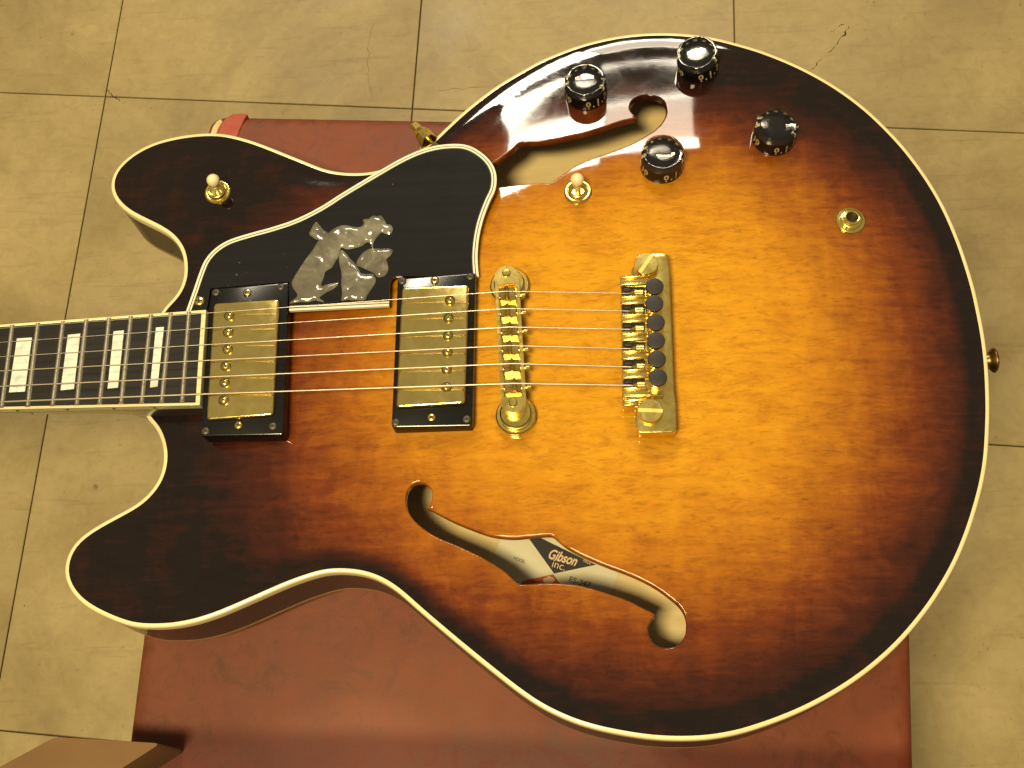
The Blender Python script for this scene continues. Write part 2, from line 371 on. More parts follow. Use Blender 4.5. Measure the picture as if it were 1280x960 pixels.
# smooth arch: solve a membrane over the outline
GS = 0.0018
x0 = min(p.x for p in outl) - 0.01; y0 = min(p.y for p in outl) - 0.01
NX = int((max(p.x for p in outl) + 0.01 - x0) / GS) + 1; NY = int((max(p.y for p in outl) + 0.01 - y0) / GS) + 1
gxs = x0 + GS * np.arange(NX); gys = y0 + GS * np.arange(NY)
PXg, PYg = np.meshgrid(gxs, gys, indexing='ij')
def inside_mask(poly, Xg, Yg):
    m = np.zeros(Xg.shape, bool); n = len(poly)
    for i in range(n):
        a, b = poly[i], poly[(i + 1) % n]
        if a.y == b.y: continue
        c = ((a.y > Yg) != (b.y > Yg)) & (Xg < (b.x - a.x) * (Yg - a.y) / (b.y - a.y) + a.x)
        m ^= c
    return m
mask = inside_mask(outl, PXg, PYg)
uu = np.zeros_like(PXg)
ii, jj = np.meshgrid(np.arange(NX), np.arange(NY), indexing='ij')
red = ((ii + jj) % 2 == 0) & mask; blk = ((ii + jj) % 2 == 1) & mask
for it in range(900):
    for mm in (red, blk):
        s = np.zeros_like(uu)
        s[1:-1, 1:-1] = 0.25 * (uu[2:, 1:-1] + uu[:-2, 1:-1] + uu[1:-1, 2:] + uu[1:-1, :-2] + 1.0)
        uu[mm] += 1.965 * (s[mm] - uu[mm])
uu /= uu.max(); uu = np.clip(uu, 0, 1)
HT = 0.0130
DD = np.full(PXg.shape, 1.0); oa = np.array([list(p) for p in outl]); ob_ = np.roll(oa, -1, 0)
for (ax_, ay_), (bx_, by_) in zip(oa, ob_):                # exact distance to the outline
    ex_, ey_ = bx_ - ax_, by_ - ay_; tt = np.clip(((PXg - ax_) * ex_ + (PYg - ay_) * ey_) / (ex_ * ex_ + ey_ * ey_), 0, 1)
    DD = np.minimum(DD, (PXg - ax_ - tt * ex_) ** 2 + (PYg - ay_ - tt * ey_) ** 2)
DD = np.sqrt(DD); ds = np.clip(DD / 0.013, 0, 1); ds = ds * ds * (3 - 2 * ds) * mask
zz = HT * (0.45 * uu + 0.55 * uu * uu * (3 - 2 * uu)) * ds
for _ in range(4):
    zz[1:-1, 1:-1] = (4 * zz[1:-1, 1:-1] + 2 * (zz[2:, 1:-1] + zz[:-2, 1:-1] + zz[1:-1, 2:] + zz[1:-1, :-2]) + zz[2:, 2:] + zz[:-2, :-2] + zz[2:, :-2] + zz[:-2, 2:]) / 16
def zs(x, y):
    a = (x - x0) / GS; b = (y - y0) / GS
    i = int(max(0, min(NX - 2, math.floor(a)))); j = int(max(0, min(NY - 2, math.floor(b)))); a -= i; b -= j
    a = max(0, min(1, a)); b = max(0, min(1, b))
    return float((1 - a) * (1 - b) * zz[i, j] + a * (1 - b) * zz[i + 1, j] + (1 - a) * b * zz[i, j + 1] + a * b * zz[i + 1, j + 1])
def surf(px, py, dz=0):
    z = 0.005
    for _ in range(8):
        p = at(px, py, z + dz); z = zs(p.x, p.y)
    return at(px, py, z + dz)
def nrm(p):
    e = 0.005
    return Vector((-(zs(p.x + e, p.y) - zs(p.x - e, p.y)) / (2 * e), -(zs(p.x, p.y + e) - zs(p.x, p.y - e)) / (2 * e), 1)).normalized()
def frame(p, n):
    if abs(n.z) < 0.5: return Matrix.Translation(p) @ n.to_track_quat('Z', 'Y').to_matrix().to_4x4()
    a = (Vector((1, 0, 0)) - n * n.x).normalized(); b = n.cross(a)
    return Matrix(((a.x, b.x, n.x, p.x), (a.y, b.y, n.y, p.y), (a.z, b.z, n.z, p.z), (0, 0, 0, 1)))

# ------------------------------------------------------------------ the floor: one tile, one object
floor = mesh_obj('floor', [(-4, -4, ZF - 0.004), (4, -4, ZF - 0.004), (4, 4, ZF - 0.004), (-4, 4, ZF - 0.004)], [(0, 1, 2, 3)], M['grout'])
floor['kind'] = 'structure'; floor['label'] = 'worn yellow beige tiled floor around the red bench'
ob = [((0, 0), (130, 118)), ((1, 0), (519.5, 137.5)), ((2, 0), (921.5, 155)), ((2.9, 0), (1280, 168.5)), ((2.85, 1), (1257, 551)), ((0, 2), (-9, 914)), ((0.1, 2), (34, 917.5)), ((1, -0.35), (529, 0)), ((0, -0.30), (150, 0)), ((2, -0.30), (920, 35)), ((0, 1.1), (50, 560))]
A = np.array([[1, i, j] for (i, j), _ in ob]); Bx = np.array([list(at(px, py, ZF).to_2d()) for _, (px, py) in ob])
# rows/columns that are only known as lines get their free coordinate re-estimated
for _ in range(6):
    S_, *_r = np.linalg.lstsq(A, Bx, rcond=None)
    J = np.linalg.inv(S_[1:].T)
    for k, free in ((3, 1), (4, 1), (6, 1), (7, 2), (8, 2), (9, 2), (10, 2)):
        A[k, free] = (J @ (Bx[k] - S_[0]))[free - 1]
def lat(i, j): v = S_[0] + i * S_[1] + j * S_[2]; return Vector((v[0], v[1]))
g_ = 0.0006 / 0.305
tm = bpy.data.meshes.new('tile'); bmt = bmesh.new()
prism_into(bmt, [Vector(S_[1] * a + S_[2] * b) for a, b in ((g_, g_), (g_, 1 - g_), (1 - g_, 1 - g_), (1 - g_, g_))], ZF - 0.0035, ZF, 0.0005, 1)
bmesh.ops.recalc_face_normals(bmt, faces=bmt.faces); bmt.to_mesh(tm); bmt.free(); tm.materials.append(M['tile'])
tiles = {}
for i in range(-4, 7):
    for j in range(-4, 6):
        t = bpy.data.objects.new('tile', tm); COL.objects.link(t); t.parent = floor
        v = lat(i, j); t.location = (v.x, v.y, random.uniform(-0.0003, 0.0003)); tiles[(i, j)] = t
M['faintcrack'] = simple('faint_crack', (0.20, 0.16, 0.08), 0.9)
def crack(pts, w, z=ZF + 0.0006, mat=None):
    P = [at(px, py, z).to_2d() for px, py in pts]; Q = []
    for a, b in zip(P, P[1:]):
        for k in range(5): Q.append(a.lerp(b, k / 5) + Vector((random.gauss(0, 1), random.gauss(0, 1))) * 0.0007)
    Q.append(P[-1]); ws = [w * random.uniform(0.4, 1.5) for _ in Q]; ws[0] = ws[-1] = 0.0002
    L = [q + d * k for q, k, d in zip(Q, ws, [Vector((0.7, 0.7))] * len(Q))]; R = [q - Vector((0.7, 0.7)) * k for q, k in zip(Q, ws)]
    vs_ = [(p.x, p.y, z) for p in L] + [(p.x, p.y, z) for p in R]; n = len(Q)
    c = mesh_obj('crack', vs_, [(k, k + 1, n + k + 1, n + k) for k in range(n - 1)], mat or M['crack'], floor); return c
crack([(1009, 92), (1022, 78), (1040, 62), (1053, 45), (1064, 30)], 0.0011)
crack([(466, 28), (462, 48), (459, 80), (461, 100), (465, 122)], 0.0002, mat=M['faintcrack'])
crack([(1040, 40), (1048, 33), (1056, 30)], 0.0004)
crack([(548, 113), (580, 110), (625, 106)], 0.0002, mat=M['faintcrack'])
crack([(133, 112), (142, 121), (150, 126)], 0.0005)

# ------------------------------------------------------------------ the red bench
bl = [at(px, py, ZB).to_2d() for px, py in ((258, 148), (174, 800))]
btop = [at(px, py, ZB).to_2d() for px, py in ((290, 141), (570, 146))]
brt = [at(px, py, ZB).to_2d() for px, py in ((1141, 787), (1145, 955))]
def isect(a, b, c, d):
    r = geometry.intersect_line_line_2d(a - (b - a) * 20, b + (b - a) * 20, c - (d - c) * 20, d + (d - c) * 20); return Vector(r)
TL = isect(*bl, *btop); TR = isect(*brt, *btop)
BL = bl[1] + (bl[1] - bl[0]).normalized() * 0.22; BR = brt[1] + (brt[1] - brt[0]).normalized() * 0.155
bench = empty('bench', (*((TL + BR) / 2), ZF))
bench['label'] = 'worn red leathercloth bench top under the guitar with one frayed corner'; bench['category'] = 'bench'
def put(o, parent):           # parent without moving the mesh
    o.parent = parent; o.matrix_parent_inverse = Matrix.Translation(-Vector(parent.location)); return o
def rounded(c, r, n=6):
    out = []; m = len(c)
    for i in range(m):
        p, a, b = c[i], c[i - 1], c[(i + 1) % m]; u = (a - p).normalized(); v = (b - p).normalized()
        rr = r[i] if isinstance(r, (list, tuple)) else r
        s = p + u * rr; e = p + v * rr
        for k in range(n + 1):
            t = k / n; out.append((s.lerp(p, t)).lerp(p.lerp(e, t), t))
    return out
# padded cover as a lofted slab with rounded edge
quad = ccw([TL, TR, BR, BL])
loops = []
for ins, z in ((0.003, ZB - 0.06), (0.0, ZB - 0.05), (0.0, ZB - 0.010), (0.0012, ZB - 0.0045), (0.0045, ZB - 0.0012), (0.010, ZB)):
    q = offset(resample(rounded(quad, [0.05 if c_ is TR else 0.014 for c_ in quad], 8), 0.006), -ins); loops.append([(p.x, p.y, z) for p in q])
V, Fc = [], []; n = len(loops[0])
for lp in loops: V += lp
for a in range(len(loops) - 1):
    for k in range(n): Fc.append((a * n + k, a * n + (k + 1) % n, (a + 1) * n + (k + 1) % n, (a + 1) * n + k))
Fc.append(tuple(range((len(loops) - 1) * n, len(loops) * n)))
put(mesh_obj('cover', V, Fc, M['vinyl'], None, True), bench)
inq = [quad[k].lerp(sum(quad, Vector((0, 0))) / 4, 0.07) for k in range(4)]
put(prism('base', inq, ZF, ZB - 0.055, M['benchwood'], None), bench)
# worn corner: bare board showing where the cloth has torn
def patch(name, pts, dz, mat):
    p3 = [at(px, py, ZB + dz).to_2d() for px, py in pts]
    return put(prism(name, ccw(p3), ZB - 0.004, ZB + dz, mat, None, 0.0004, 1), bench)
patch('bare_corner', [(263, 166), (266, 158), (271, 151), (276, 148.5), (278, 152), (273, 160), (270, 168), (266, 176), (261, 176)], 0.0004, M['board'])
M['newred'] = simple('fresh_red_cloth', (0.34, 0.055, 0.024), 0.5, var=0.2, vscale=120, bump=0.3)
patch('torn_flap', [(270, 170), (274, 160), (279, 151), (284, 146), (291, 142), (302, 141.5), (309, 143), (304, 152), (299, 163), (296, 172)], 0.0009, M['newred'])

# ------------------------------------------------------------------ brown box at the lower left
bz = -0.014
bp_ = [at(px, py, bz).to_2d() for px, py in ((69, 921), (201, 929), (130, 975), (-40, 980))]
box = prism('cardboard_box', rounded(ccw(bp_), 0.004, 5), ZB + 0.0005, bz, M['card'], None, 0.006, 5)
box['label'] = 'brown cardboard box corner at the lower left edge on the red bench'; box['category'] = 'box'

# ------------------------------------------------------------------ the guitar
guitar = empty('electric_guitar', (0, 0, 0)); guitar['category'] = 'guitar'
guitar['label'] = 'sunburst semi hollow electric guitar with gold hardware lying on the red bench'
G = guitar

FH1 = [(619,202.6),(640.6,186.8),(650.8,178.4),(671,177.2),(691.4,174.7),(713.7,170),(730,166.5),(758.4,157.9),(776.7,151.8),(795,147.7),(796.5,146),(792,142),(788,136),
 (789,128.4),(795,122.3),(805,119.3),(815.3,119.7),(825.5,123.4),(831.6,130.5),(832.5,140.6),(828.5,150.8),(819.4,161),(805,170.5),(787,180.5),(762.5,190),(738,198.5),(720,206.5),
 (701.6,218.5),(687,228),(677,228.3),(650.8,229.8),(622,233.5),(604,236),(594,226),(598,214)]
FH2 = [(534,635),(537.8,628.4),(540,620.6),(539.4,612.8),(534,605.8),(525.3,602.7),(516.7,605),(510.5,611),(507.3,620.6),(507.8,631.6),(512,642.5),(520.6,653.4),(534.7,664.4),(550.3,673),
 (567.5,680),(583,687),(598.8,694.8),(614.4,703.4),(629,713),(639,722),(645,727),(650,730),(661,730),(680,728.7),(700,729),(720,731),(739,735.5),(761,742.3),(783.8,750),(801,758.8),(813,764.5),(819,768.5),
 (814.4,774.8),(810.4,783.5),(811.5,793.8),(817.3,804),(827.5,809),(839,809),(849.4,804),(856,795),(857.8,785),(857.4,774.8),(854.5,766),(848,756.6),(836,746.4),(821.7,736),(804,726),
 (783.8,717),(762,709),(740,700),(726,693.7),(710,685),(700,677.5),(693,671.5),(689,669.3),(680,669.4),(663.8,670.6),(642.5,672.5),(620,670.6),(605,666.7),(586,659.7),(567.5,652),(550,643),(538.5,637)]
holes = []
for Fh in (FH1, FH2):
    h = [surf(px, py).to_2d() for px, py in Fh]
    holes.append(ccw(resample(catmull(h, 0.0008), 0.0013)))
def burst(x, y):
    """0 amber .. 1 black; amber centre a little behind the bridge"""
    q = Vector((x - BC.x, y - BC.y)); a = q.x * gx.x + q.y * gx.y; b = q.x * gy.x + q.y * gy.y
    ra = 0.213 if a > 0 else 0.236; rb = 0.168 if b > 0 else 0.217
    e = (abs(a / ra) ** 2.3 + abs(b / rb) ** 2.3) ** (1 / 2.3)
    sm = min(1.0, max(0.0, (a + 0.09) / 0.18)); sm = sm * sm * (3 - 2 * sm)
    ed = max(0.0, 1.0 - us(x, y) / 0.42)
    t = (max(0, e - 0.18) / 0.82) ** (1.24 + 0.56 * sm)
    return min(1.0, max(t, 0.5 * t + 0.95 * ed ** 2.1))
def us(x, y):
    a = (x - x0) / GS; b = (y - y0) / GS; i = int(max(0, min(NX - 2, a))); j = int(max(0, min(NY - 2, b))); a -= i; b -= j
    return float((1 - a) * (1 - b) * uu[i, j] + a * (1 - b) * uu[i + 1, j] + (1 - a) * b * uu[i, j + 1] + a * b * uu[i + 1, j + 1])
BC = surf(748, 410)
# triangulate the top with its two sound holes
LIP = 0.0017
cv, ce = [], []
def add_loop(lp):
    s = len(cv); cv.extend([Vector((p.x, p.y)) for p in lp]); k = len(lp)
    ce.extend([(s + i, s + (i + 1) % k) for i in range(k)])
hl_out = [offset(h, LIP) for h in holes]
add_loop(outl)
for h in hl_out: add_loop(h)
near = np.zeros(PXg.shape, bool)
bpts = np.array([list(p) for p in cv])
st = 0.0034
for a in np.arange(x0, x0 + NX * GS, st):
    for b in np.arange(y0, y0 + NY * GS, st):
        if np.min((bpts[:, 0] - a) ** 2 + (bpts[:, 1] - b) ** 2) > 0.0018 ** 2:
            cv.append(Vector((a + random.uniform(-1, 1) * 1e-5, b + random.uniform(-1, 1) * 1e-5)))
res = geometry.delaunay_2d_cdt(cv, ce, [], 4, 1e-7)
tv, tf = res[0], res[2]
inm = lambda p: inside_mask(outl, np.array([p.x]), np.array([p.y]))[0]
cen = [sum((tv[i] for i in f), Vector((0, 0))) / len(f) for f in tf]
CXs = np.array([c.x for c in cen]); CYs = np.array([c.y for c in cen])
ok = inside_mask(outl, CXs, CYs)
for h in hl_out: ok &= ~inside_mask(h, CXs, CYs)
bm = bmesh.new()
bv = [bm.verts.new((p.x, p.y, zs(p.x, p.y))) for p in tv]
for f, o_ in zip(tf, ok):
    if o_:
        try: bm.faces.new([bv[i] for i in f])
        except ValueError: pass
for v in [v for v in bm.verts if not v.link_faces]: bm.verts.remove(v)
for h in holes:
    rings = []
    for off_, dz in ((LIP, 0), (0.0011, -0.00007), (0.0006, -0.00024), (0.0002, -0.00058), (0.0, -0.0011), (0.0, -0.0050)):
        q = offset(h, off_) if off_ else h
        rings.append([bm.verts.new((p.x, p.y, zs(p.x, p.y) + dz)) for p in q])
    k = len(h)
    for a, b in zip(rings, rings[1:]):
        for i in range(k): bm.faces.new((a[i], a[(i + 1) % k], b[(i + 1) % k], b[i]))
bmesh.ops.remove_doubles(bm, verts=bm.verts, dist=2e-6)
top = bm_obj('arched_top', bm, M['burst'], G, True)
me = top.data
if me.polygons[0].normal.z < 0: me.flip_normals()
cn = []
for v in me.vertices:                                       # smooth normals from the arch itself
    a_ = nrm(v.co); cn.append(a_ if a_.angle(v.normal) < 0.30 else v.normal.copy())
me.normals_split_custom_set_from_vertices(cn)
att = me.attributes.new('burst', 'FLOAT', 'POINT')
att.data.foreach_set('value', np.array([burst(v.co.x, v.co.y) for v in me.vertices], dtype=np.float32))

def strip(name, loops, mat, smooth=True, angle=40, close_last=False, parent=G):
    bm = bmesh.new(); rs = [[bm.verts.new(p) for p in lp] for lp in loops]; k = len(rs[0])
    for a, b in zip(rs, rs[1:]):
        for i in range(k): bm.faces.new((a[i], a[(i + 1) % k], b[(i + 1) % k], b[i]))
    if close_last: bm.faces.new(rs[-1])
    return bm_obj(name, bm, mat, parent, smooth, angle)
def L3(lp, z): return [(p.x, p.y, z) for p in lp]
r1 = offset(outl, 0.0016); r2 = offset(outl, 0.0021)
strip('binding', [L3(offset(outl, -0.0003), -0.0012), L3(outl, 0.00015), L3(r1, 0.0001), L3(r2, -0.0004), L3(rimo, -0.0011), L3(rimo, -0.0062), L3(outl, -0.0063)], M['cream'], True, 60)
strip('rim', [L3(offset(outl, 0.0021), -0.0061), L3(offset(outl, 0.0021), -0.0418)], M['rim'])
strip('back_binding', [L3(offset(outl, 0.0019), -0.0415), L3(rimo, -0.0430), L3(rimo, -0.0450), L3(offset(outl, -0.004), -0.0462)], M['oldcream'], True, 50)
strip('back', [L3(offset(outl, 0.0016), -0.0440), L3(offset(outl, -0.003), -0.0470), L3(offset(outl, -0.010), -0.0540), L3(offset(outl, -0.0115), -0.0572)], M['rim'], True, 60, True)
# bare wood inside: floor of the hollow, seen through the sound holes
strip('inner_back', [L3(offset(outl, 0.001), -0.006), L3(offset(outl, 0.001), -0.0385), L3(offset(outl, -0.002), -0.0390)], M['pale'], False, None, True)

# ---- label in the lower sound hole
ZL = -0.0386
def flat(name, pts, dz, mat, parent):
    q = ccw([at(px, py, ZL + dz).to_2d() for px, py in pts])
    return mesh_obj(name, [(p.x, p.y, ZL + dz) for p in q], [tuple(range(len(q)))], mat, parent)
label = flat('label', [(633, 654), (783, 690), (752, 774), (602, 738)], 0.0, M['paper'], G)
label['label'] = 'paper maker label seen through the lower sound hole'
flat('black_diamond', [(661, 673), (676, 672.5), (745, 706), (692.5, 717)], 0.0002, M['inkblack'], label)
flat('red_triangle', [(649.5, 731), (654, 726), (691.5, 717.8), (704, 735), (680, 742)], 0.0002, M['inkred'], label)
def text(name, body, p, q, h, mat, parent, shear=0, off=0, dz=0.0004, font_space=1.0):
    """text whose baseline runs from pixel p to pixel q, height h metres"""
    cu = bpy.data.curves.new(name, 'FONT'); cu.body = body; cu.size = 1; cu.shear = shear; cu.offset = off; cu.space_character = font_space
    tmp = bpy.data.objects.new(name, cu); COL.objects.link(tmp)
    dg = bpy.context.evaluated_depsgraph_get(); me = bpy.data.meshes.new_from_object(tmp.evaluated_get(dg))
    bpy.data.objects.remove(tmp); me.name = name
    co = np.array([v.co[:] for v in me.vertices]); mn, mx = co.min(0), co.max(0)
    a = at(*p, ZL + dz); b = at(*q, ZL + dz); ex = b - a; ln = ex.length; ex.normalize(); ey = Vector((-ex.y, ex.x, 0))
    for v in me.vertices:
        x = (v.co.x - mn[0]) / (mx[0] - mn[0]) * ln; y = v.co.y * h / 0.73
        v.co = a + ex * x + ey * y
    me.materials.clear()
    return link(name, me, mat, parent)
text('lettering', 'Gibson', (685, 697.5), (720, 707.5), 0.0058, M['printcream'], label, 0.30, 0.025)
text('lettering', 'inc.', (689.5, 708.5), (705.5, 713.5), 0.0046, M['printcream'], label, 0, -0.004)
text('lettering', 'MODEL', (641.5, 699.5), (656, 704.5), 0.0020, M['inkgrey'], label)
text('lettering', 'ES-347', (711, 727), (737, 735), 0.0034, M['inkgrey'], label)
text('lettering', 'MADE', (728.5, 702), (738, 706), 0.0019, M['printcream'], label)
# emblem: two pale rounded shapes in the red triangle
for (cx_, cy_, r) in ((686.5, 724.5, 0.0019), (682, 725.5, 0.0014), (690.3, 725, 0.0014), (686.5, 728, 0.0016)):
    c = at(cx_, cy_, ZL + 0.0004)
    mesh_obj('emblem', [(c.x + r * math.cos(k * math.pi / 8), c.y + r * math.sin(k * math.pi / 8), ZL + 0.0004 + cy_ * 1e-7 + cx_ * 2e-7) for k in range(16)], [tuple(range(16))], M['printcream'], label)

# ---- fingerboard and neck
ZFB = 0.0195; SL = 0.0393
P0 = at(254, 449, ZFB); nfb = (Vector((0, 0, 1)) - SL * gx).normalized()
def fb(px, py, dz=0): return on_plane(px, py, P0 + nfb * dz, nfb)
tr, br_, tl, bl_ = fb(257.8, 387), fb(249.8, 506.5), fb(0, 405.5), fb(0, 512)
ends = {}
LN = 0.46
def extend(a, b): d = (b - a); return a + d * (LN / d.length)
tl2, bl2 = extend(tr, tl), extend(br_, bl_)
def fbprism(name, pts, d0, d1, mat, parent, bev=0):
    bm = bmesh.new(); a = [bm.verts.new(p + nfb * d0) for p in pts]; b = [bm.verts.new(p + nfb * d1) for p in pts]; n = len(pts)
    bm.faces.new(a[::-1]); t = bm.faces.new(b)
    for i in range(n): bm.faces.new((a[i], a[(i + 1) % n], b[(i + 1) % n], b[i]))
    bmesh.ops.recalc_face_normals(bm, faces=bm.faces)
    if bev: bmesh.ops.bevel(bm, geom=list(t.edges), offset=bev, segments=2, profile=0.5, affect='EDGES')
    return bm_obj(name, bm, mat, parent, True, 35)
fbo = fbprism('fingerboard', [bl2, br_, tr, tl2], -0.0055, -0.0001, M['ebony'], G)
bw = 0.0017
uT = (tr - tl2).normalized(); uB = (br_ - bl2).normalized(); uE = (tr - br_).normalized()
sT = nfb.cross(uT).normalized(); sB = nfb.cross(uB).normalized()
fbprism('edge_binding', [tl2 - sT * bw, tr - sT * bw - uT * bw, tr, tl2], -0.0052, 0.00005, M['cream'], fbo, 0.0003)
fbprism('edge_binding', [bl2, br_, br_ + sB * bw - uB * bw, bl2 + sB * bw], -0.0052, 0.00005, M['cream'], fbo, 0.0003)
fbprism('edge_binding', [br_ + sB * bw - uB * bw * 1.6, br_, tr, tr - sT * bw - uT * bw * 1.6], -0.0052, 0.0001, M['cream'], fbo, 0.0003)
for px in (19, 82, 140, 191):
    c = on_plane(px, 0, br_, sB); c = fb(px, {19: 515.5, 82: 513, 140: 511, 191: 509.5}[px])
    t = (c - bl2).dot(uB); c = bl2 + uB * t - nfb * 0.0022
    lathe('side_dot', [(0.0009, 0), (0.0009, 0.0002), (0, 0.0002)], M['blackply'], fbo, frame(c - sB * 0.0001, -sB), 12)
fretpx = {22: ((236.3, 389.5), (227.5, 502.5)), 21: ((213.5, 391), (202, 503)), 20: ((188.8, 393), (177, 504)), 19: ((163.7, 395), (151.3, 504.8)), 18: ((136.5, 397), (124.3, 505.5)),
          17: ((108, 399), (95.7, 507)), 16: ((78.8, 401.3), (65.5, 508)), 15: ((47.5, 403.5), (34.5, 509)), 14: ((15.5, 406), (2, 510))}
def fret(pa, pb):
    bm = bmesh.new(); d = (pb - pa).normalized(); w = d.cross(nfb).normalized()
    pr = [(-0.0014, 0), (-0.0011, 0.0006), (-0.0005, 0.00105), (0, 0.0012), (0.0005, 0.00105), (0.0011, 0.0006), (0.0014, 0)]
    ra = [bm.verts.new(pa + w * a + nfb * b + d * b * 0.6) for a, b in pr]; rb = [bm.verts.new(pb + w * a + nfb * b - d * b * 0.6) for a, b in pr]
    for i in range(len(pr) - 1): bm.faces.new((ra[i], ra[i + 1], rb[i + 1], rb[i]))
    bm.faces.new(ra); bm.faces.new(rb[::-1])
    return bm_obj('fret', bm, M['fret'], fbo, True, 50)
fpos = {}
for k, (a, b) in fretpx.items():
    A_, B_ = fb(*a), fb(*b); fret(A_, B_); fpos[k] = ((A_ - tr).dot(-uT), (B_ - br_).dot(-uB))
f14a, f14b = fpos[14]; dA = (fpos[14][0] - fpos[22][0]) / (280.0 - 176.4)
for k in range(2, 14):
    s = (628.65 * 2 ** (-k / 12) - 280.0) * dA
    if f14a + s < LN - 0.003: fret(tr - uT * (f14a + s) - sT * 0.0015, br_ - uB * (f14b + s) + sB * 0.0015); fpos[k] = (f14a + s, f14b + s)
inl = [((21.2, 423.2), (40, 422), (31.2, 489.5), (11.2, 490.5)), ((85, 418.7), (100.5, 417), (92.5, 486.2), (75.7, 488)), ((142, 414.2), (155, 413), (147.5, 484.5), (134.5, 486)), ((195, 409.5), (205, 408.7), (197, 483.2), (187.5, 484.5))]
for q in inl: fbprism('inlay', [fb(*p) for p in q], -0.001, 0.0001, M['inlay'], fbo)
for k in (12, 9, 7, 5, 3):
    if k in fpos and k - 1 in fpos:
        a0, a1 = fpos[k][0], fpos[k - 1][0]; b0, b1 = fpos[k][1], fpos[k - 1][1]; m_ = 0.006
        Pq = lambda s, t, v: (tr - uT * s).lerp(br_ - uB * t, v)
        fbprism('inlay', [Pq(a0 + m_, b0 + m_, .2), Pq(a1 - m_, b1 - m_, .2), Pq(a1 - m_, b1 - m_, .8), Pq(a0 + m_, b0 + m_, .8)], -0.001, 0.0001, M['inlay'], fbo)
# neck: rounded back, flaring into the heel
secs = []
for s, dep, wk in ((0.0, 0.040, 1.0), (0.022, 0.0395, 1.0), (0.034, 0.039, 0.98), (0.040, 0.036, 0.95), (0.046, 0.0285, 0.9), (0.056, 0.0225, 0.9), (0.075, 0.0195, .9), (0.11, 0.0185, .9), (0.2, 0.018, .9), (0.32, 0.0175, .9), (LN, 0.017, .9)):
    a = tr - uT * s; b = br_ - uB * s; a = a - nfb * 0.0053; b = b - nfb * 0.0053
    row = []
    for k in range(13):
        th = math.pi * k / 12; c_ = (1 - math.cos(th)) / 2
        dn = math.sin(th) ** (0.45 if s < 0.045 else 0.75)
        row.append(a.lerp(b, c_) - nfb * dep * dn)
    secs.append(row)
bm = bmesh.new(); rs = [[bm.verts.new(p) for p in r] for r in secs]
for a, b in zip(rs, rs[1:]):
    for i in range(12): bm.faces.new((a[i], a[i + 1], b[i + 1], b[i]))
bm.faces.new(rs[0]); bm.faces.new(rs[-1][::-1])
bm_obj('neck', bm, M['neck'], G, True, 60)

# ---- pickguard
ZP = 0.0168
gedge = [(232.5, 388.5), (236.5, 377), (242.5, 360), (249, 341), (256, 325), (267.5, 311.5), (285, 300.3), (310, 292), (340, 283.7), (370, 273.5), (400, 258.5), (425, 242.7), (450, 227.5), (475, 212.7), (500, 198.5), (525, 187.3),
         (550, 181), (575, 179.8), (591, 184), (606, 194), (616, 206), (620.5, 220), (619, 236.5), (612, 252), (604.5, 272), (599.5, 292), (597, 313), (597, 330), (598.5, 345)]
ge = [at(px, py, ZP).to_2d() for px, py in gedge]
ge = resample(catmull(ge, 0.002, False), 0.0022, False)
inner = [(500, 345), (494, 345.5), (489.5, 348), (486.8, 353), (486.3, 382.3), (361.5, 388.3), (361.3, 352), (263, 360.5), (258.8, 386)]
gi = [at(px, py, ZP).to_2d() for px, py in inner]
poly = ge + gi
def guard_off(d): return [p.copy() for p in offset_open(ge, d)]
e0 = ge; sgn = 1
cen_ = sum(ge, Vector((0, 0))) / len(ge)
if (offset_open(ge, 0.002)[20] - cen_).length > (ge[20] - cen_).length: sgn = -1
e1 = offset_open(ge, sgn * 0.0034)
guard = prism('pickguard', ccw(e1 + gi), ZP - 0.0024, ZP, M['guard'], G, 0.0, 1)
guard['label'] = 'black pickguard with pearl animal figure and white edging'
def ribbon(name, a, b, z0, z1, mat, parent):
    prism(name, ccw(list(a) + list(b)[::-1]), z0, z1, mat, parent)
w0 = [0, 0.0013, 0.0018, 0.0028, 0.0034]
for i, (mt) in enumerate(('white', 'blackply', 'white', 'blackply')):
    a = offset_open(ge, sgn * w0[i]) if w0[i] else ge; b = offset_open(ge, sgn * w0[i + 1])
    ribbon('edge_ply', a, b, ZP - 0.0024, ZP - 0.00005 * (4 - i), M[mt], guard)
lowe = [at(px, py, ZP).to_2d() for px, py in ((361.5, 388.4), (486.2, 382.4))]
up = Vector((0.0, 1.0))
for i, (mt, a, b) in enumerate((('white', 0, 0.0013), ('blackply', 0.0013, 0.0018), ('white', 0.0018, 0.0028))):
    ribbon('edge_ply', [lowe[0] + up * a, lowe[1] + up * a], [lowe[0] + up * b, lowe[1] + up * b], ZP - 0.0023, ZP + 0.00012 + i * 1e-5, M[mt], guard)
def screw(px, py, z, r, mat, parent, cross=True, dome=0.35):
    c = at(px, py, z); bm = bmesh.new()
    lathe_into(bm, [(r, -0.001), (r, 0), (r * 0.92, r * dome * .5), (r * 0.6, r * dome * .9), (0, r * dome)], Matrix.Translation(c), 20)
    o = bm_obj('screw', bm, mat, parent, True, 50)
    if cross:
        a0 = random.uniform(0, 1.5)
        for a in (a0, a0 + math.pi / 2):
            d = Vector((math.cos(a), math.sin(a), 0)); e = Vector((-d.y, d.x, 0)); L_, W_ = r * 0.55, r * 0.11
            zt = c + Vector((0, 0, r * dome + 0.00004 + (0 if a == a0 else 0.00003)))
            fs.append(([zt + d * L_ + e * W_, zt - d * L_ + e * W_, zt - d * L_ - e * W_, zt + d * L_ - e * W_], o))
    return o
fs = []
screw(249.3, 376.5, ZP + 0.0003, 0.0031, M['gold'], guard)

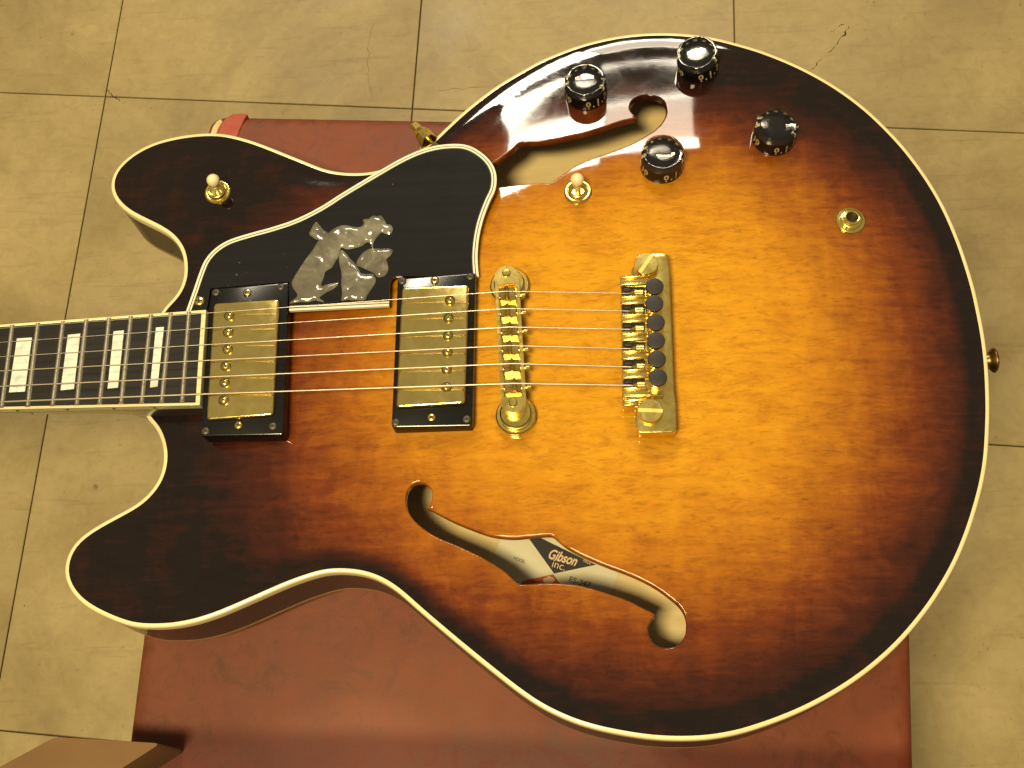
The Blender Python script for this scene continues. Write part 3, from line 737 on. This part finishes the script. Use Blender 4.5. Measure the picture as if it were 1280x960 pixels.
# pearl animal figure: puffed outlines
def puff(name, zpts, h, mat, parent, z=ZP):
    pts = [at(350 + a / 7.39, 260 + b / 7.39, z).to_2d() for a, b in zpts]
    lp = ccw(resample(catmull(pts, 0.0005), 0.0008)); n = len(lp)
    L2 = np.array([list(p) for p in lp]); cvv = [p.copy() for p in lp]; ced = [(i, (i + 1) % n) for i in range(n)]
    s = 0.0010
    xa = np.arange(L2[:, 0].min(), L2[:, 0].max(), s); ya = np.arange(L2[:, 1].min(), L2[:, 1].max(), s)
    XX, YY = np.meshgrid(xa, ya, indexing='ij'); mk = inside_mask(lp, XX, YY)
    for a, b in zip(XX[mk], YY[mk]):
        if np.min((L2[:, 0] - a) ** 2 + (L2[:, 1] - b) ** 2) > 0.0006 ** 2: cvv.append(Vector((a, b)))
    r = geometry.delaunay_2d_cdt(cvv, ced, [], 1, 1e-8); v2 = r[0]
    V3 = []
    for p in v2:
        d = math.sqrt(np.min((L2[:, 0] - p.x) ** 2 + (L2[:, 1] - p.y) ** 2))
        zz_ = h * min(1.0, (d / 0.0028)) ** 0.5 if d > 1e-6 else 0
        zz_ *= 0.8 + 0.45 * mnoise.noise(Vector((p.x * 260, p.y * 160, 3.0 + h * 999)))
        V3.append((p.x, p.y, z + 0.0001 + zz_))
    cc = [sum((v2[i] for i in f), Vector((0, 0))) / len(f) for f in r[2]]
    okf = inside_mask(lp, np.array([c.x for c in cc]), np.array([c.y for c in cc]))
    bm = bmesh.new(); bvv = [bm.verts.new(p) for p in V3]
    for f, o_ in zip(r[2], okf):
        if o_: bm.faces.new([bvv[i] for i in f])
    o = bm_obj(name, bm, mat, parent, True)
    if o.data.polygons[0].normal.z < 0: o.data.flip_normals()
    return o
B1 = [(430,245),(500,190),(560,165),(620,160),(680,175),(740,175),(775,145),(765,112),(790,100),(820,100),(860,70),(900,75),(935,70),(965,110),(985,150),(1020,155),(1042,190),(1025,240),(970,240),(940,225),(900,265),(880,290),(862,330),(855,380),(835,330),(800,320),(760,350),(690,372),(620,382),(565,370),(545,440),(510,500),(480,550),(420,590),(405,640),(385,690),(385,722),(440,705),(530,690),(535,710),(490,750),(430,780),(380,815),(362,832),(410,865),(380,868),(330,855),(260,870),(190,870),(130,878),(88,878),(160,810),(120,740),(108,690),(130,640),(180,560),(240,470),(300,390),(350,310),(395,280)]
B2 = [(440,232),(400,200),(350,140),(325,135),(290,190),(270,240),(300,270),(350,295),(410,288)]
B3 = [(570,390),(610,420),(650,470),(690,510),(725,560),(745,600),(790,610),(850,610),(885,660),(870,710),(830,770),(800,820),(780,852),(700,853),(620,850),(570,855),(575,780),(565,700),(570,620),(555,540),(545,470),(558,405)]
B4 = [(710,490),(750,430),(800,390),(840,375),(930,375),(1020,378),(1042,400),(1020,440),(985,470),(995,520),(1000,570),(975,620),(920,642),(890,630),(860,600),(800,570),(740,545),(710,530)]
for b in (B1, B2, B3, B4):
    puff('pearl_figure', b, 0.0016, M['figure'], guard)

# ---- pickups
def quadpx(pts, z): return ccw([at(px, py, z).to_2d() for px, py in pts])
def pickup(ringpx, zr, covpx, zc, poles, gold_s, dark_s):
    p = prism('pickup', rounded(quadpx(ringpx, zr), 0.0018, 4), 0.006, zr, M['ring'], G, 0.0007, 2)
    c = rounded(quadpx(covpx, zc), 0.0025, 5)
    prism('cover', c, zr - 0.003, zc, M['cover'], p, 0.0011, 3)
    for px, py in poles:
        cc = at(px, py, zc + 0.0011); hz_ = at(px, py, zc)
        lathe('pole_hole', [(0.0029, 0.0000), (0.0029, 0.00012), (0, 0.00012)], M['slot'], p, Matrix.Translation(hz_), 24)
        bm = bmesh.new(); r = 0.0024
        lathe_into(bm, [(r, -0.0015), (r, 0), (r * .9, 0.0004), (r * .6, 0.0009), (r * .3, 0.0011), (0, 0.00115)], Matrix.Translation(cc), 24)
        o = bm_obj('pole_screw', bm, M['gold'], p, True, 40)
        a = random.uniform(1.2, 2.0); d = Vector((math.cos(a), math.sin(a), 0)); e = Vector((-d.y, d.x, 0)); L_, W_ = r * 0.62, r * 0.13
        zt = cc + Vector((0, 0, 0.00118)); fs.append(([zt + d * L_ + e * W_, zt - d * L_ + e * W_, zt - d * L_ - e * W_, zt + d * L_ - e * W_], o))
    for px, py in gold_s: screw(px, py, zr + 0.0003, 0.0024, M['gold'], p)
    for px, py in dark_s: screw(px, py, zr + 0.0001, 0.0023, M['darkscrew'], p)
    return p
pa_ = pickup([(264, 361), (361, 352.5), (354, 543), (251, 545)], 0.0175, [(267, 378.5), (349, 373), (341.3, 519), (257.8, 525)], 0.0212,
       [(286.3,394.7),(285,415.3),(284.4,436.4),(282,457.5),(280.5,478.4),(279.4,500.3)], [(309,365.6),(298,531.6)], [(270,365.6),(350.8,358.8),(257,539),(341,532.8)])
pa_['label'] = 'neck pickup beside the end of the fingerboard'
pb_ = pickup([(497, 348.5), (594.5, 340.5), (590.5, 532), (489.3, 534)], 0.0200, [(502.3, 358.5), (586, 355.3), (581, 504.3), (495, 509.5)], 0.0243,
       [(562.5,375.3),(560.6,397.3),(560,419.4),(559.3,440),(558.4,462),(558.2,484)], [(543.4,350),(539.4,521.8)], [(503,351.3),(587.8,345.7),(494.6,528.2),(583.5,524)])
pb_['label'] = 'bridge pickup under the pickguard corner'

# ---- bridge
bridge = empty('bridge', (0, 0, 0), G)
ZBR = 0.0262
for (px, py), s in (((637, 356.5), 1), ((645, 518.5), -1)):
    c = at(px, py, 0.0165)
    Mt = Matrix.Translation((c.x, c.y, 0))
    lathe('thumbwheel', [(0.0104, 0.010), (0.0110, 0.0145), (0.0110, 0.0158), (0.0104, 0.0164), (0.0086, 0.0164), (0.0084, 0.0166), (0.0086, 0.0172), (0.0086, 0.0192), (0.0078, 0.0200), (0, 0.0200)], M['gold'], bridge, Mt, 64)
# frame: rounded bar with a long slot
ca = at(633.2, 345.5, ZBR); cb = at(641.8, 502.0, ZBR); ax = (cb - ca).to_2d().normalized(); sd = Vector((-ax.y, ax.x)); hw = 0.0067
bar = []
for k in range(13):
    th = math.pi * k / 12; bar.append(ca.to_2d() + sd * hw * math.cos(th) - ax * hw * math.sin(th))
for k in range(13):
    th = math.pi * k / 12; bar.append(cb.to_2d() - sd * hw * math.cos(th) + ax * hw * math.sin(th))
bar = ccw(bar)
sa = ca.to_2d() + ax * 0.0050; sb = cb.to_2d() - ax * 0.0030; sw = 0.0049
slot = ccw([sa + sd * sw, sa - sd * sw, sb - sd * sw, sb + sd * sw])
cvx = bar + slot; nb = len(bar)
r = geometry.delaunay_2d_cdt(cvx, [(i, (i + 1) % nb) for i in range(nb)] + [(nb + i, nb + (i + 1) % 4) for i in range(4)], [], 4, 1e-8)
bm = bmesh.new()
cc = [sum((r[0][i] for i in f), Vector((0, 0))) / len(f) for f in r[2]]
okf = inside_mask(bar, np.array([c.x for c in cc]), np.array([c.y for c in cc])) & ~inside_mask(slot, np.array([c.x for c in cc]), np.array([c.y for c in cc]))
tvv = [bm.verts.new((p.x, p.y, ZBR)) for p in r[0]]
for f, o_ in zip(r[2], okf):
    if o_: bm.faces.new([tvv[i] for i in f])
ret = bmesh.ops.extrude_face_region(bm, geom=list(bm.faces))
for v in [g for g in ret['geom'] if isinstance(g, bmesh.types.BMVert)]: v.co.z = 0.0195
bmesh.ops.bevel(bm, geom=[e for e in bm.edges if all(abs(v.co.z - ZBR) < 1e-6 for v in e.verts) and e.is_manifold and e.calc_face_angle(0) > 1], offset=0.0005, segments=2, affect='EDGES')
bm_obj('bridge_frame', bm, M['golddull'], bridge, True, 35)
prism('slot_floor', slot, 0.0190, 0.0205, M['golddull'], bridge)
for c in (at(633.0, 341.3, ZBR), at(641.4, 503.3, ZBR)):
    lathe('post_screw', [(0.0024, -0.001), (0.0024, 0.0003), (0.0019, 0.0009), (0, 0.0011)], M['gold'], bridge, Matrix.Translation(c), 24)
SY = [(633.5, 364), (634.7, 385.7), (637.3, 408.8), (637.2, 432), (640, 454.5), (643.0, 479.4)]
ZS = 0.0290
sgx = Vector((sd.x, sd.y, 0)); sgx = sgx if sgx.dot(gx) > 0 else -sgx
axv = Vector((ax.x, ax.y, 0))
for i, (px, py) in enumerate(SY):
    c = at(px, py, ZS); c0 = Vector((c.x, c.y, 0)); hwid = 0.0036
    base = Vector((ca.x, ca.y, 0)) + axv * (c0 - Vector((ca.x, ca.y, 0))).dot(axv)
    xr = (c0 - base).dot(sgx)
    bm = bmesh.new()
    prof = [(-sw + 0.0006, 0.0208), (-sw + 0.0006, 0.0258), (xr - 0.0012, 0.0268), (xr - 0.0003, ZS - 0.0003), (xr + 0.0003, ZS - 0.0003), (xr + 0.0009, 0.0262), (sw - 0.0006, 0.0252), (sw - 0.0006, 0.0208)]
    fa = [bm.verts.new(base - axv * hwid + sgx * a + Vector((0, 0, b))) for a, b in prof]; fb_ = [bm.verts.new(base + axv * hwid + sgx * a + Vector((0, 0, b))) for a, b in prof]
    bm.faces.new(fa); bm.faces.new(fb_[::-1]); n = len(prof)
    for k in range(n): bm.faces.new((fa[k], fa[(k + 1) % n], fb_[(k + 1) % n], fb_[k]))
    bmesh.ops.recalc_face_normals(bm, faces=bm.faces)
    bmesh.ops.bevel(bm, geom=list(bm.edges), offset=0.00025, segments=1, affect='EDGES')
    bm_obj('saddle', bm, M['gold'], bridge, True, 30)
    h0 = base + sgx * (hw - 0.0003) + axv * 0.0012 + Vector((0, 0, 0.0240))
    tube('intonation_screw', [h0, h0 + sgx * 0.0012, h0 + sgx * 0.0013, h0 + sgx * 0.0031], [0.0009, 0.0009, 0.0016, 0.0014], M['gold'], bridge, 12)
    h1 = base - sgx * (sw - 0.0002) + axv * 0.0010 + Vector((0, 0, 0.0236))
    tube('intonation_screw', [base + sgx * (sw) + axv * 0.0010 + Vector((0, 0, 0.0236)), h1], 0.0008, M['gold'], bridge, 8)

# ---- tailpiece with six fine tuners
ZT0, ZT1 = 0.0165, 0.0236
tp = [(796.5, 317.5), (834.5, 315.5), (837, 345), (842.5, 488), (844.5, 502), (846, 540.5), (797, 541.5), (794.5, 528), (795.5, 509), (778, 509), (776, 346), (796, 346)]
tpr = [0.0016, 0.0036, 0.002, 0.002, 0.002, 0.0036, 0.0024, 0.0016, 0.001, 0.0008, 0.0008, 0.001]
tpq = [at(px, py, ZT1).to_2d() for px, py in tp]
if area2(tpq) < 0: tpq, tpr = tpq[::-1], tpr[::-1]
tailp = prism('tailpiece', rounded(tpq, tpr, 5), ZT0, ZT1, M['gold'], G, 0.0006, 3)
tailp['label'] = 'gold fine tuning tailpiece with six black capped tuners'
TY = [366.8, 388.8, 411.7, 436, 458.8, 482]
TK = [(818.4, 357.6), (818, 378.8), (819.8, 402.5), (820, 425.2), (821, 448.4), (822.5, 471.5)]
def tbox(name, xa, xb, ya, yb, z0, z1, mat, bev=0.0004, sk=0):
    return prism(name, ccw([at(a, b, z1).to_2d() for a, b in ((xa, ya), (xb, ya - sk), (xb, yb - sk), (xa, yb))]), z0, z1, mat, tailp, bev, 2)
blocks = [(346.2, 357.2), (371, 381), (394, 403.8), (417, 426.6), (439.2, 450), (462.5, 473.6), (485.3, 496.8), (500, 508.2)]
for k, (a, b) in enumerate(blocks):
    xa, xb = 775 + k * 0.55, 810 + k * 0.3
    if k == 7: xb = 797
    tbox('lever_block', xa, xb, a + 0.6, b - 0.6, ZT1 - 0.003, 0.0254, M['gold'], 0.0004, 0.8)
    for yy in (a + 1.0, b - 1.3):
        e_ = xb + (18 if (k == 6 and yy > 490) or (k == 7 and yy < 503) else 0)
        p_, q_ = at(xa - 0.8, yy, 0.0257), at(e_, yy - 1.2, 0.0257)
        d_ = (q_ - p_).normalized()
        tube('ridge', [p_, p_ + d_ * 0.0012, q_ - d_ * 0.0008, q_], [0.0002, 0.00085, 0.00085, 0.0005], M['gold'], tailp, 14)
for i in range(6):
    y = TY[i]
    tbox('tuner_slot', 777 + 0.4 * i, 806, y - 8.6, y + 2.8, ZT1 - 0.001, ZT1 + 0.0006, M['slot'], 0)
    tbox('tuner_lever', 779 + 0.4 * i, 789 + .4 * i, y - 7.6, y - 3.2, ZT1 + 0.0002, ZT1 + 0.0014, M['blackcap'], 0.0003)
    a = at(786 + i * .7, y, 0.0258); b = at(793 + i * .7, y, 0.0258); c = at(803.5 + i * .4, y - 0.3, 0.0258)
    bm = bmesh.new(); tube_into(bm, [a, b, b.lerp(c, 0.05), c], [0.0004, 0.0017, 0.0022, 0.0022], 16)
    bm_obj('string_anchor', bm, M['gold'], tailp, True, 40)
    kx, ky = TK[i]; zt = 0.0318; cc = at(kx, ky, zt); R_ = 0.00475
    Mx = Matrix.Translation((cc.x, cc.y, 0))
    fk = lathe('fine_tuner', [(R_ * 0.97, ZT1 - 0.001), (R_ * 0.97, 0.0262), (R_ * 0.86, 0.0266), (R_ * 0.86, 0.0274), (R_, 0.0278), (R_, 0.0302), (R_ * .95, 0.0305), (0, 0.0305)], M['gold'], tailp, Mx, 40)
    lathe('tuner_cap', [(R_ * 1.0, 0.0300), (R_ * 1.03, 0.0312), (R_ * 0.98, 0.0318), (R_ * 0.85, 0.03195), (0, 0.0320)], M['blackcap'], tailp, Mx, 40)
for (px, py, ang) in ((807.6, 329.3, math.radians(55)), (813, 513, math.radians(-4))):
    c = at(px, py, 0.0275); Mx = Matrix.Translation((c.x, c.y, 0)); r = 0.0067
    s_ = lathe('stud', [(0.0080, 0.010), (0.0080, 0.0150), (0.0066, 0.0156), (0.0052, 0.0160), (0.0052, 0.0245), (r, 0.0250), (r, 0.0268), (r * .94, 0.0275), (0, 0.0276)], M['golddull'], tailp, Mx, 48)
    d = Vector((math.cos(ang), math.sin(ang), 0)); e = Vector((-d.y, d.x, 0)); cz = Vector((c.x, c.y, 0.02765)); L_, W_ = r * .97, 0.0010
    mesh_obj('stud_slot', [cz + d * L_ + e * W_, cz - d * L_ + e * W_, cz - d * L_ - e * W_, cz + d * L_ - e * W_], [(0, 1, 2, 3)], M['goldrough'], tailp)

# ---- strings
FE = [(254, 391.7), (253, 410.5), (252, 431.2), (250.5, 451), (248, 471.8), (246.5, 492.9)]
FL = [(0, 410.5), (0, 428), (0, 446), (0, 463.7), (0, 483), (0, 502.3)]
RA = [0.00020, 0.00024, 0.00030, 0.00037, 0.00046, 0.00054]
for i in range(6):
    a = fb(*FL[i], 0.0032); b = fb(*FE[i], 0.0032); s = at(*SY[i], ZS + RA[i] * 0.5); t = at(787 + i * .7, TY[i], 0.0258)
    far = b + (a - b) * ((LN - 0.004) / (a - b).length)
    tube('string', [far, a, b, s - (s - b).normalized() * 0.003, s, s + (t - s).normalized() * 0.003, t], RA[i], M['string' if i < 3 else 'wound'], G, 10)

# ---- knobs: black core with gold numerals under a clear cap
def glyph(ch):
    cu = bpy.data.curves.new('g', 'FONT'); cu.body = ch; cu.size = 1; cu.offset = 0.035; cu.resolution_u = 3
    tmp = bpy.data.objects.new('g', cu); COL.objects.link(tmp); dg = bpy.context.evaluated_depsgraph_get()
    me = bpy.data.meshes.new_from_object(tmp.evaluated_get(dg)); bpy.data.objects.remove(tmp)
    co = [v.co.copy() for v in me.vertices]; fc = [tuple(p.vertices) for p in me.polygons]
    mx = max(c.x for c in co); mn = min(c.x for c in co)
    return [(c.x - (mx + mn) / 2, c.y) for c in co], fc
GL = {str(k): glyph(str(k)) for k in range(11)}
RB, RT, HC = 0.0119, 0.0093, 0.0122
HS = 0.0090
def shoulder_pt(a, h):
    r_ = RB + (RT - RB) * (h - HS) / (HC - HS) + 0.00008; return Vector((r_ * math.cos(a), r_ * math.sin(a), h + 0.00006))
def core_pt(a, h):
    r_ = RB + 0.00007; return Vector((r_ * math.cos(a), r_ * math.sin(a), h))
numbm = bmesh.new()
for k in range(11):
    az = math.radians(-90 + 6 + k * 29.5); vs_, fc = GL[str(k)]; sc = 0.0042 / 0.73
    bvs = [numbm.verts.new(core_pt(az + x * sc / RB, 0.0030 + y * sc)) for x, y in vs_]
    for f in fc:
        try: numbm.faces.new([bvs[i] for i in f])
        except ValueError: pass
    if 2 <= k <= 9:                                          # numeral repeated on the shoulder, standing in for its reflection inside the cap
        ss = 0.0030 / 0.73; bvs = [numbm.verts.new(shoulder_pt(az + x * ss / RT, HS + 0.0004 + y * ss * 0.8)) for x, y in vs_]
        for f in fc:
            try: numbm.faces.new([bvs[i] for i in f])
            except ValueError: pass
    for dk in (0, 0.5):
        if k == 10 and dk: continue
        a2 = az + math.radians(29.5) * dk; ph = (0.0010, 0.0026) if dk == 0 else (0.0016, 0.0030); w_ = 0.00045 / RB
        q = [numbm.verts.new(core_pt(a2 + s1 * w_, hh)) for s1, hh in ((-1.3, ph[0]), (1.3, ph[0]), (0.5, ph[1]), (-0.5, ph[1]))]
        numbm.faces.new(q)
nme = bpy.data.meshes.new('scale_numerals'); numbm.to_mesh(nme); numbm.free(); nme.materials.append(M['numeral'])
cb_ = bmesh.new(); lathe_into(cb_, [(0, 0.0004), (RB, 0.0004), (RB, HS), (RT, HC), (0, HC)], Matrix(), 64); bmesh.ops.recalc_face_normals(cb_, faces=cb_.faces)
cme = bpy.data.meshes.new('knob'); cb_.to_mesh(cme); cb_.free(); cme.materials.append(M['knob'])
for p in cme.polygons: p.use_smooth = True
cme.set_sharp_from_angle(angle=math.radians(30))
sb_ = bmesh.new(); RO, RU, HO = 0.0127, 0.0121, 0.0138
lathe_into(sb_, [(0, 0.0002), (RO, 0.0002), (RU, HO - 0.0004), (RU - 0.0002, HO - 0.0001), (RU - 0.0006, HO), (RU - 0.0009, HO), (RT * 0.96, HO - 0.0002), (RT * 0.9, HO - 0.0005), (RT * 0.5, HO - 0.0008), (0, HO - 0.0009)], Matrix(), 64)
bmesh.ops.recalc_face_normals(sb_, faces=sb_.faces)
sme = bpy.data.meshes.new('clear_cap'); sb_.to_mesh(sme); sb_.free(); sme.materials.append(M['clear'])
for p in sme.polygons: p.use_smooth = True
sme.set_sharp_from_angle(angle=math.radians(50))
for px, py, rot, lab in ((733, 118, 0, 'knob nearest the pickguard'), (872.7, 83.5, 0, 'knob nearest the upper edge with glare on its top'), (827.3, 207, 3, 'knob beside the toggle switch on the amber wood'), (966.4, 173, -5, 'knob farthest to the tail end')):
    p = surf(px, py); kq = bpy.data.objects.new('knob', cme); COL.objects.link(kq); kq.parent = G; kq['label'] = lab
    n_ = nrm(p)
    if px == 872.7: n_ = ((Vector((0, 0, CAMZ)) - p).normalized() + (Vector((-0.22, 2.5, 2.2)) - p).normalized()).normalized()      # its shaft leans a little
    kq.matrix_world = frame(p, n_) @ Matrix.Rotation(math.radians(rot), 4, 'Z')
    for nm, md in (('scale_numerals', nme), ('clear_cap', sme)):
        c = bpy.data.objects.new(nm, md); COL.objects.link(c); c.parent = kq
    # brass shaft collar under the knob
# ---- toggle switches
def switch(px, py, tx, ty, lab):
    p = surf(px, py); r = 0.0080
    Mx = frame(p, nrm(p))
    o = lathe('toggle_switch', [(r, -0.0005), (r, 0.0008), (r * .93, 0.0014), (r * .80, 0.0016), (r * .74, 0.0014), (r * .70, 0.0018), (r * .66, 0.0030), (r * .60, 0.0033), (r * .50, 0.0030), (r * .44, 0.0012), (0, 0.0010)], M['gold'], G, Mx, 48)
    o['label'] = lab
    tip = at(tx, ty, p.z + 0.0135); ba = p + nrm(p) * 0.001; d = (tip - ba)
    bm = bmesh.new(); ln = d.length; Mq = frame(ba, d.normalized()); rt = 0.0039
    prof = [(0.0019, ln * .30), (0.0022, ln * .45), (0.0029, ln * .62)] + [(rt * math.cos(t), ln + rt * math.sin(t)) for t in [math.radians(x) for x in range(-50, 90, 14)]] + [(0, ln + rt)]
    lathe_into(bm, prof, Mq, 28); bm_obj('switch_tip', bm, M['tip'], o, True)
    bm = bmesh.new(); lathe_into(bm, [(0.0017, 0), (0.0016, ln * .32)], Mq, 16); bm_obj('lever', bm, M['fret'], o, True)
switch(272.3, 240.8, 266.5, 225.5, 'toggle switch on the dark upper horn')
switch(722.5, 240.5, 721.5, 224.5, 'toggle switch on the amber wood below the upper sound hole')
# ---- output jack
p = surf(1063, 276); Mx = frame(p, nrm(p))
jk = lathe('output_jack', [(0.0084, -0.0004), (0.0084, 0.0006), (0.0079, 0.0010), (0.0062, 0.0011), (0.0062, 0.0026), (0.0056, 0.0030), (0.0047, 0.0030), (0.0046, 0.0042), (0.0040, 0.0044), (0.0034, 0.0042), (0.0034, -0.0003)], M['gold'], G, Mx, 48)
lathe('jack_socket', [(0.0034, 0.0008), (0, 0.0008)], M['slot'], jk, Mx, 24)
lathe('hex_nut', [(0.0066, 0.0009), (0.0066, 0.0022), (0.0060, 0.0029), (0.0048, 0.0031)], M['gold'], jk, Mx, 6, 20)
# ---- strap button on the tail end
p = at(1236, 450, -0.022); dirn = (gx * 1.0).normalized()
Mq = Matrix.Translation(at(1232.0, 451, -0.020)) @ dirn.to_track_quat('Z', 'Y').to_matrix().to_4x4()
lathe('strap_button', [(0.0042, -0.006), (0.0042, 0.0005), (0.0050, 0.0020), (0.0068, 0.0036), (0.0072, 0.0046), (0.0064, 0.0056), (0.0036, 0.0060), (0, 0.0060)], M['bronze'], G, Mq, 36)
# ---- pickguard bracket at the waist
bk = empty('pickguard_bracket', (0, 0, 0), G)
def B(px, py, z): return at(px, py, z)
tube('bracket_rod', [B(551, 186, 0.008), B(540, 178.5, 0.004), B(532, 171, 0.001)], 0.0012, M['gold'], bk, 12)
def hexrod(name, a, b, r0, r1, n=6):
    bm = bmesh.new(); tube_into(bm, [a, b], [r0, r1], n); bm_obj(name, bm, M['gold'], bk, True, 20)
hexrod('nut', B(537, 177, 0.0025), B(529, 168.5, 0.0003), 0.0052, 0.0052)
hexrod('nut', B(529, 168.5, 0.0003), B(524.5, 164, -0.0008), 0.0050, 0.0034, 20)
hexrod('rod_end', B(524.5, 164, -0.0008), B(518, 157, -0.002), 0.0031, 0.0029)
prism('bracket_arm', ccw([at(px, py, 0.002).to_2d() for px, py in ((522, 172), (531, 178), (534, 191), (523, 190))]), -0.012, -0.001, M['gold'], bk, 0.0006)
# ---- slots in the screw heads
for q, o in fs:
    # child of the part that holds the screw; slots stay sub-parts of that part
    host = o.parent if o.parent and o.parent != G else o
    mesh_obj('screw_slot', q, [(0, 1, 2, 3)], M['slot'], host)
